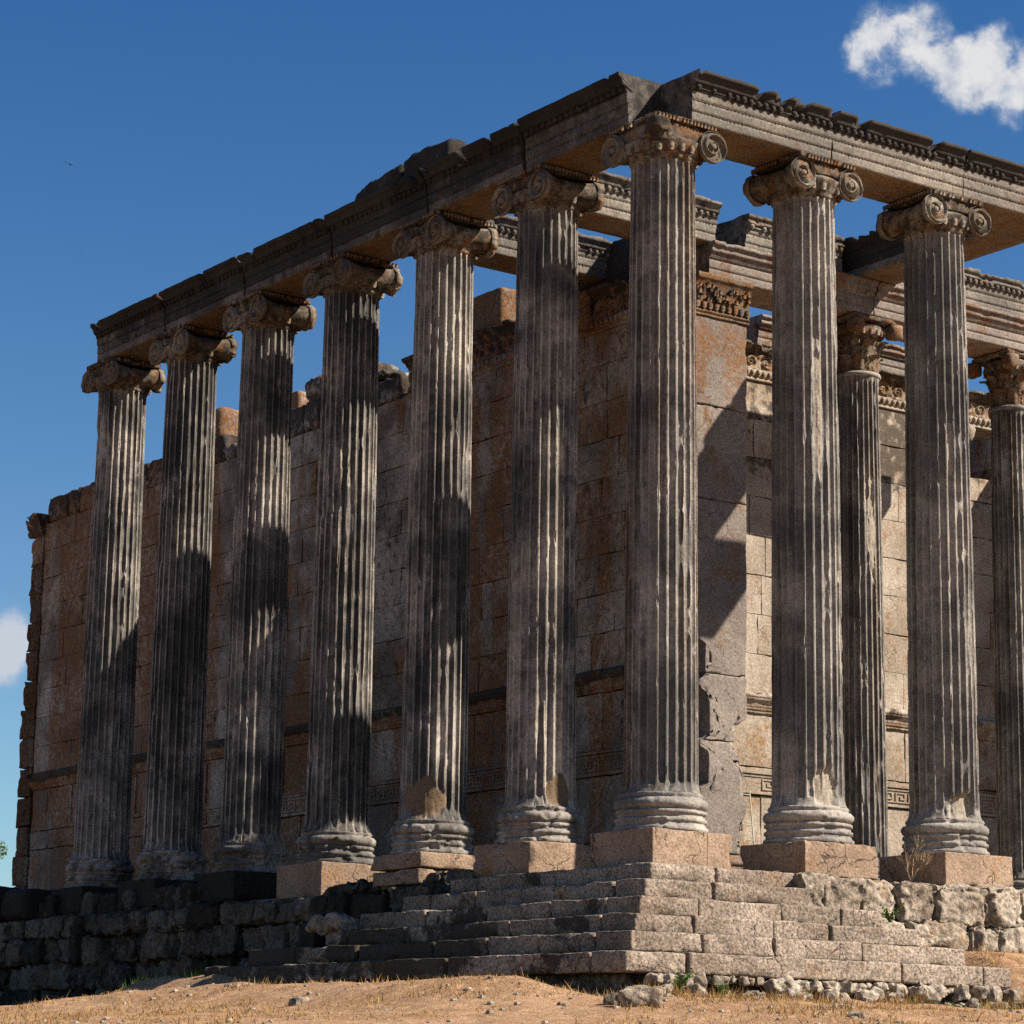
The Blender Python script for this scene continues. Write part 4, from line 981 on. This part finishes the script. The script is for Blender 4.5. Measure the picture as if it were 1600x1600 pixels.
# foundation walls of big rough stones
def rubble_wall(parent_label, name, segs, seed, mat, cat='wall', origin=(0, 0, -1.9), W0=0.0, lens=(.45, 1.05)):
    th_ = thing(name, origin, parent_label, cat)
    rg = random.Random(seed)
    for (axis, face, a0, a1, z0, z1, courses, dep, nm, mt) in segs:
        mb = MB(); z = z0
        hs = [rg.uniform(.8, 1.2) for _ in range(courses)]; S_ = sum(hs)
        for k in range(courses):
            hh = hs[k]/S_*(z1-z0); a = a0
            while a < a1:
                L = rg.uniform(*lens); b = min(a1, a+L)
                if a1-b < .25: b = a1
                o_ = rg.uniform(-.13, .07); zz = z+rg.uniform(-.02, .02)
                lo = (face+o_, a+.01, zz) if axis == 'y' else (a+.01, face+o_, zz)
                hi = (face+dep, b-.01, zz+hh-.015) if axis == 'y' else (b-.01, face+dep, zz+hh-.015)
                block(mb, lo, hi, r=rg.uniform(.02, .05), seg=.032, amp=.06, nscale=3.4, chip=.12, rough=.045, seed=seed+int(a*13)+k*100, W=(W0+rg.uniform(-.35, .3), rg.uniform(-.3, .3), 0))
                a = b
            z += hh
        mb.build(nm, mt or mat, th_)
    return th_
rubble_wall('dark rough foundation wall under the left colonnade', 'foundation_wall', [('y', -.98, 3.5, 22.5, -2.05, -.53, 4, .9, 'rough_masonry', None), ('y', -.64, 9.4, 22.0, -.54, -.14, 1, .5, 'plinth_course', None), ('y', -.50, 3.2, 6.9, -.50, -.30, 1, .45, 'edge_stones', None)], 601, M_RUBB, origin=(-.6, 12, -2), W0=.22, lens=(.28, 1.0))
rubble_wall('pale pitted rubble foundation under the front columns, right of the steps', 'foundation_wall', [('x', -.92, 1.38, 11, -.96, -.44, 1, .9, 'upper_rubble', None), ('x', -1.06, 2.3, 11, -1.42, -.95, 1, .9, 'lower_rubble', None), ('x', -1.35, 2.6, 3.6, -1.32, -1.10, 1, .4, 'loose_edge_stones', None), ('x', -1.30, 3.6, 11, -1.62, -1.36, 1, .6, 'footing_stones', None)], 655, M_RUBR, origin=(5, -.9, -1.6), W0=-.1, lens=(.25, .95))
# fallen dark blocks at the far left
for lo, hi, sd, lb in (((-1.35, 17.0, -.6), (-.3, 18.8, .12), 701, 'black fallen block at the left edge of the photo beside the far wall end'), ((-1.0, 15.75, -.5), (-.2, 16.8, .02), 702, 'bluish dark fallen block just right of the black one by the far wall end')):
    mb = MB(); block(mb, lo, hi, r=.15, seg=.09, amp=.06, nscale=2, seed=sd, W=(.5, -.2, 0)); tag(mb.build('fallen_block', M_RUBB, origin=(lo[0]+.5, (lo[1]+hi[1])/2, lo[2])), lb, 'stone block')
# loose stones with their own shapes
def stone_obj(c, s, seed, label, group=None, mat=None, W=(-.2, 0, 0), rot=0.0, tilt=(0, 0), name='loose_stone', r=.3):
    mb = MB(); mn = min(s); block(mb, [c[k]-s[k] for k in range(3)], [c[k]+s[k] for k in range(3)], r=mn*r*1.9, seg=max(.014, mn/4), amp=mn*.8, nscale=.6/mn, seed=seed, W=W, rot=rot, tilt=tilt, rough=mn*.12)
    return tag(mb.build(name, mat or M_RUBR, origin=c), label, 'stone', group)
stone_obj((-1.75, 4.72, -1.02), (.20, .34, .11), 711, 'pale broken block lying at the left end of the upper steps', W=(-.4, -.3, 0), rot=.1)
def ground_at(px, py):
    o = CAM; d = look(px, py); a, b = 5.0, 60.0
    ts = np.linspace(a, b, 1400); P = o+ts[:, None]*d
    k = np.argmax(P[:, 2] < H(P[:, 0], P[:, 1])); 
    return P[k]
p = ground_at(1000, 1572)
stone_obj((p[0], p[1], H(p[0], p[1])+.06), (.20, .12, .10), 712, 'large flat stone on the ground below the step corner', W=(-.4, .1, 0), rot=-.5)
rg = random.Random(9)
x = -2.15; k = 0
while x < 3.45:
    s = rg.choice([.05, .06, .075, .09, .11, .14])*rg.uniform(.85, 1.15); yy = -2.50+rg.uniform(-.10, .04)
    stone_obj((x, yy, -1.80-min(.10, s*.8)), (s, s*.8, min(.10, s*rg.uniform(.55, .9))), 720+k, 'small whitish stone wedged under the lowest front step', 'stones packed under the lowest front step', rot=rg.uniform(0, 3), W=(-.5, -.2, 0))
    x += s*rg.uniform(1.3, 2.6); k += 1
for k in range(44):
    x = rg.uniform(-2.2, 3.6); s = .03+.11*rg.random()**2.2; yy = -2.66+rg.uniform(-.22, .0); z = float(H(x, yy))
    stone_obj((x, yy, z+s*.4), (s, s*.8, s*.6), 780+k, 'small whitish stone on the ground along the lowest front step', 'stones strewn along the front step', rot=rg.uniform(0, 3), W=(-.5, -.1, 0))
for (px, py, s, lb) in ((470, 1567, .08, 'grassy half-buried stone in the dry grass left of centre'), (560, 1534, .09, 'dark stone by the lowest left step edge'), (965, 1568, .10, 'dark stone beside the large flat stone'), (1340, 1590, .07, 'lone stone at the bottom right of the dry ground')):
    p = ground_at(px, py); stone_obj((p[0], p[1], float(H(p[0], p[1]))), (s*1.3, s, s*.6), 810+px, lb, W=(.1, 0, 0), rot=px*.1)

# ------------------------------------------------------------------ ground cover
rs = np.random.RandomState(4)
def scatter(n, lo=17.5, hi=33, wid=7.0):
    d = lo+(hi-lo)*rs.rand(n)**.8; l = (rs.rand(n)*2-1)*wid
    F2 = np.array([_f[0], _f[1]])/math.hypot(_f[0], _f[1]); R2 = np.array([F2[1], -F2[0]])
    P = CAM[:2]+d[:, None]*F2+l[:, None]*R2
    out = ~((P[:, 0] > -2.62) & (P[:, 1] > -2.62) & (P[:, 0] < 3.4) & (P[:, 1] < 6.8)) & ~((P[:, 0] > -1.0) & (P[:, 1] > -1.2))
    return P[out]
def blades(mb, P, hmin, hmax, wdt, lean=.5):
    n = len(P); z = H(P[:, 0], P[:, 1]); a = rs.rand(n)*6.283; hh = hmin+(hmax-hmin)*rs.rand(n)**2; l = lean*hh*rs.rand(n); b = rs.rand(n)*6.283
    B = np.stack([P[:, 0], P[:, 1], z-.01], -1); dx = np.stack([np.cos(a), np.sin(a), 0*a], -1)*wdt*(.6+.8*rs.rand(n))[:, None]
    T_ = B+np.stack([np.cos(b)*l, np.sin(b)*l, hh], -1)
    V = np.stack([B-dx, B+dx, T_], 1).reshape(-1, 3); mb.add(V, None, np.arange(3*n).reshape(-1, 3))
P = scatter(90000); den = fbm(np.stack([P[:, 0]*.9, P[:, 1]*.9, P[:, 0]*0], -1), 55, 4)
P1 = P[den > .47+.15*rs.rand(len(P))]
mb = MB(); blades(mb, P1, .012, .06, .006, 1.4)
P2 = scatter(40000); dn2 = fbm(np.stack([P2[:, 0]*1.6, P2[:, 1]*1.6, P2[:, 0]*0+9], -1), 58, 3); blades(mb, P2[dn2 > .655], .04, .13, .007, 1.0)
# taller dry tufts along the front step, at the right bank and beside the corner
def band(n, x0, x1, y0, y1): return np.stack([x0+(x1-x0)*rs.rand(n), y0+(y1-y0)*rs.rand(n)], -1)
for (n, a) in ((2600, (-2.5, 3.8, -3.05, -2.62)), (2600, (3.3, 7, -2.6, -1.2)), (700, (-3.3, -2.0, -3.2, -2.7)), (900, (3.4, 7, -3.6, -2.5))):
    Q_ = band(n, *a); dn = fbm(np.stack([Q_[:, 0]*2.2, Q_[:, 1]*2.2, Q_[:, 0]*0], -1), 57, 3); blades(mb, Q_[dn > .45], .05, .17, .006, .9)
tag(mb.build('dry_grass', M_DRY, smooth=False), 'short straw-coloured dry grass over the bare slope', 'grass', kind='stuff')
mb = MB()
for (n, a, h_) in ((2400, (-3.2, -2.62, -1.6, 4.6), .13), (2600, (-2.6, -1.05, 6.9, 9.5), .16), (1600, (-2.2, -1.1, 5.6, 6.9), .12), (260, (-1.2, -.4, -3.0, -2.65), .12), (500, (1.2, 3.6, -3.0, -2.65), .10), (220, (4.4, 6, -2.3, -1.7), .12), (500, (-1.7, -1.1, 9, 14), .2)):
    Q_ = band(n, *a); dn = fbm(np.stack([Q_[:, 0]*2.5, Q_[:, 1]*2.5, Q_[:, 0]*0], -1), 59, 3); blades(mb, Q_[dn > .5], .03, h_, .007, .8)
tag(mb.build('green_grass', M_GREEN, smooth=False), 'thin green grass in the damp shade along the foot of the steps', 'grass', kind='stuff')
P = scatter(9000, wid=6.5); den = fbm(np.stack([P[:, 0]*1.1, P[:, 1]*1.1, P[:, 0]*0+3], -1), 56, 3); P = P[den > .47][:2200]
mb = MB(); z = H(P[:, 0], P[:, 1])
for i in range(len(P)):
    s = .006+.045*rs.rand()**8; pebble(mb, (P[i, 0], P[i, 1], z[i]+s*.2), (s, s*.8, s*.55), i, .25, res=6, W=(-.4, 0, 0))
tag(mb.build('gravel', M_RUBR, smooth=False), 'pale pebbles and stone chips strewn over the dry slope', 'gravel', kind='stuff')

# plants
def leaf_cards(mb, c, n, spread, size, seed, droop=.2):
    r_ = np.random.RandomState(seed); D = r_.randn(n, 3); D /= np.linalg.norm(D, axis=1, keepdims=True)
    Pc = np.array(c)+D*np.array(spread)*(r_.rand(n, 1)**.45)
    a = r_.randn(n, 3); a /= np.linalg.norm(a, axis=1, keepdims=True); b = np.cross(a, r_.randn(n, 3)); b /= np.linalg.norm(b, axis=1, keepdims=True)
    s = size*(.6+.8*r_.rand(n, 1))
    V = np.stack([Pc-a*s, Pc-b*s*.42, Pc+a*s, Pc+b*s*.42], 1).reshape(-1, 3); mb.add(V, np.arange(4*n).reshape(-1, 4))
def tube(mb, pts, r0, r1, n=6):
    pts = [np.array(q, float) for q in pts]; m = len(pts); rings = []
    for i, q in enumerate(pts):
        d = pts[min(i+1, m-1)]-pts[max(i-1, 0)]; d /= np.linalg.norm(d)
        s_ = np.cross(d, [0.3, .2, 1.0]); s_ /= np.linalg.norm(s_); u_ = np.cross(s_, d); r = r0+(r1-r0)*i/(m-1)
        a = np.arange(n)*2*math.pi/n; rings.append(q+r*(np.cos(a)[:, None]*s_+np.sin(a)[:, None]*u_))
    k = np.arange(n)
    V = np.concatenate(rings+[pts[0][None], pts[-1][None]])
    T_ = np.concatenate([np.stack([(k+1) % n, k, np.full(n, m*n)], 1), np.stack([(m-1)*n+k, (m-1)*n+(k+1) % n, np.full(n, m*n+1)], 1)])
    mb.add(V, grid_quads(m, n, wrap_m=True), T_)
def fern(c, seed, hgt, label, n=14):
    th_ = thing('green_weed', c, label, 'plant'); r_ = random.Random(seed); mb = MB(); ml = MB()
    for k in range(n):
        a = r_.uniform(0, 6.28); l = r_.uniform(.4, 1)*hgt; pts = []
        for j in range(6):
            q = j/5; pts.append((c[0]+math.cos(a)*l*.55*q**1.2, c[1]+math.sin(a)*l*.55*q**1.2, c[2]+l*(q-.25*q*q)))
        tube(mb, pts, .004, .0015, 4)
        for q in pts[1:]: leaf_cards(ml, q, 5, (.022, .022, .018), .020, seed+k)
    mb.build('stem', M_GREEN, th_); ml.build('leaves', M_GREEN, th_, smooth=False)
fern((-1.90, -2.66, -2.02), 21, .42, 'bright green leafy weed growing against the corner of the lowest step')
fern((-1.35, -2.74, -2.06), 22, .2, 'small green weed among the stones right of the step corner', 8)
fern((2.75, -1.12, -1.0), 23, .34, 'green weed in the broken rubble under the second front column', 10)
fern((4.9, -1.55, -1.4), 24, .2, 'low green weed by the rubble at the right edge', 8)
def shrub(c, seed, hgt, label, n=9):
    th_ = thing('dry_shrub', c, label, 'plant'); r_ = random.Random(seed); mb = MB()
    def branch(p, d, l, r, dep):
        q = [p]; dd = np.array(d)
        for j in range(4):
            dd = dd+np.array([r_.uniform(-.18, .18), r_.uniform(-.18, .18), .02]); dd /= np.linalg.norm(dd); q.append(q[-1]+dd*l/4)
        tube(mb, q, r, r*.5, 4)
        if dep < 3:
            for _ in range(3 if dep else 2):
                d2 = dd+np.array([r_.uniform(-.9, .9), r_.uniform(-.9, .9), r_.uniform(-.1, .5)]); d2 /= np.linalg.norm(d2); branch(q[r_.choice([2, 3, 4])], d2, l*.62, r*.6, dep+1)
    for k in range(n):
        a = r_.uniform(0, 6.28); branch(np.array(c, float), np.array([.45*math.cos(a), .45*math.sin(a), 1])/1.1, hgt*r_.uniform(.35, .55), .007, 0)
    mb.build('stems', M_TWIG, th_)
shrub((3.45, -.78, -.46), 31, .58, 'leafless dry shrub standing between the plinths of the two front columns', 6)

# ladder against the back wall
lad = thing('ladder', (7.15, 7.0, -.4), 'thin pale ladder standing by the porch back wall behind the corner pillar', 'ladder')
La = np.array([7.62, 7.25, 1.62]); Lb = np.array([7.78, 7.28, 1.62]); 
for s_ in ((7.42, 6.95), (7.78, 7.0)):
    mb = MB(); tube(mb, [(s_[0], s_[1]+.12, -.40), (s_[0], s_[1]+.36, 1.66)], .012, .012, 8); mb.build('rail', M_METAL, lad)
for k in range(8):
    q = .12+k*.12; z = -.40+2.06*q; yy = .12+.24*q
    mb = MB(); tube(mb, [(7.41, 6.95+yy, z), (7.77, 7.0+yy, z)], .008, .008, 6); mb.build('rung', M_METAL, lad)

# tree far left
tp = CAM+look(-24, 1352)*75
tr = thing('green_tree', (tp[0], tp[1], -4.0), 'sunlit green tree far behind the temple at the left edge', 'tree')
mb = MB(); tube(mb, [(tp[0], tp[1], -4.2), (tp[0]+.1, tp[1], -1.5), (tp[0]-.1, tp[1]+.1, .8)], .22, .09, 10)
for k in range(6):
    a = k*1.05; tube(mb, [(tp[0], tp[1], -1+k*.25), (tp[0]+.5*math.cos(a), tp[1]+.5*math.sin(a), -.2+k*.25), (tp[0]+.9*math.cos(a), tp[1]+.9*math.sin(a), .8+k*.2)], .06, .02, 6)
mb.build('trunk', M_BARK, tr)
mb = MB(); r_ = random.Random(3)
for k in range(34):
    a = r_.uniform(0, 6.28); q = r_.uniform(.1, .85); leaf_cards(mb, (tp[0]+math.cos(a)*q-.5, tp[1]+math.sin(a)*q, tp[2]-1.3+r_.uniform(-1.2, 1.75)), 150, (.36, .36, .30), .06, k)
mb.build('crown', M_LEAF, tr, smooth=False)

# birds
def bird(px, py, dist, span, label, roll):
    c = CAM+look(px, py)*dist; mb = MB()
    r2 = _r*math.cos(roll)-_u*math.sin(roll); u2 = _u*math.cos(roll)+_r*math.sin(roll)
    S_ = span/2
    prof = [(0, .10, .015), (.3, .09, .04), (.6, .06, .05), (1, .01, -.01)]
    for sg in (-1, 1):
        V = []
        for (q, ch, up) in prof:
            m_ = c+r2*sg*S_*q+u2*S_*up
            V += [m_+_f*S_*ch*2, m_-_f*S_*ch*2, m_-u2*S_*.02]
        V = np.array(V); Q = []
        for k in range(3):
            a = k*3; b = a+3
            Q += [(a, b, b+1, a+1), (a+1, b+1, b+2, a+2), (a+2, b+2, b, a)]
        mb.add(V, Q if sg > 0 else np.array(Q)[:, ::-1])
    pebble(mb, (0, 0, 0), (1, 1, 1), 1, .05, res=10); V = mb.V[-1]; mb.V[-1] = c+V[:, 0:1]*r2*S_*.11+V[:, 1:2]*_f*S_*.42+V[:, 2:3]*u2*S_*.12
    tag(mb.build('bird', M_BIRD, origin=tuple(c)), label, 'bird', 'birds in the sky')
bird(110, 257, 90, .55, 'larger dark bird gliding with spread wings in the upper left sky', .45)
bird(127, 395, 160, .34, 'tiny distant bird below the larger one in the left sky', .2)
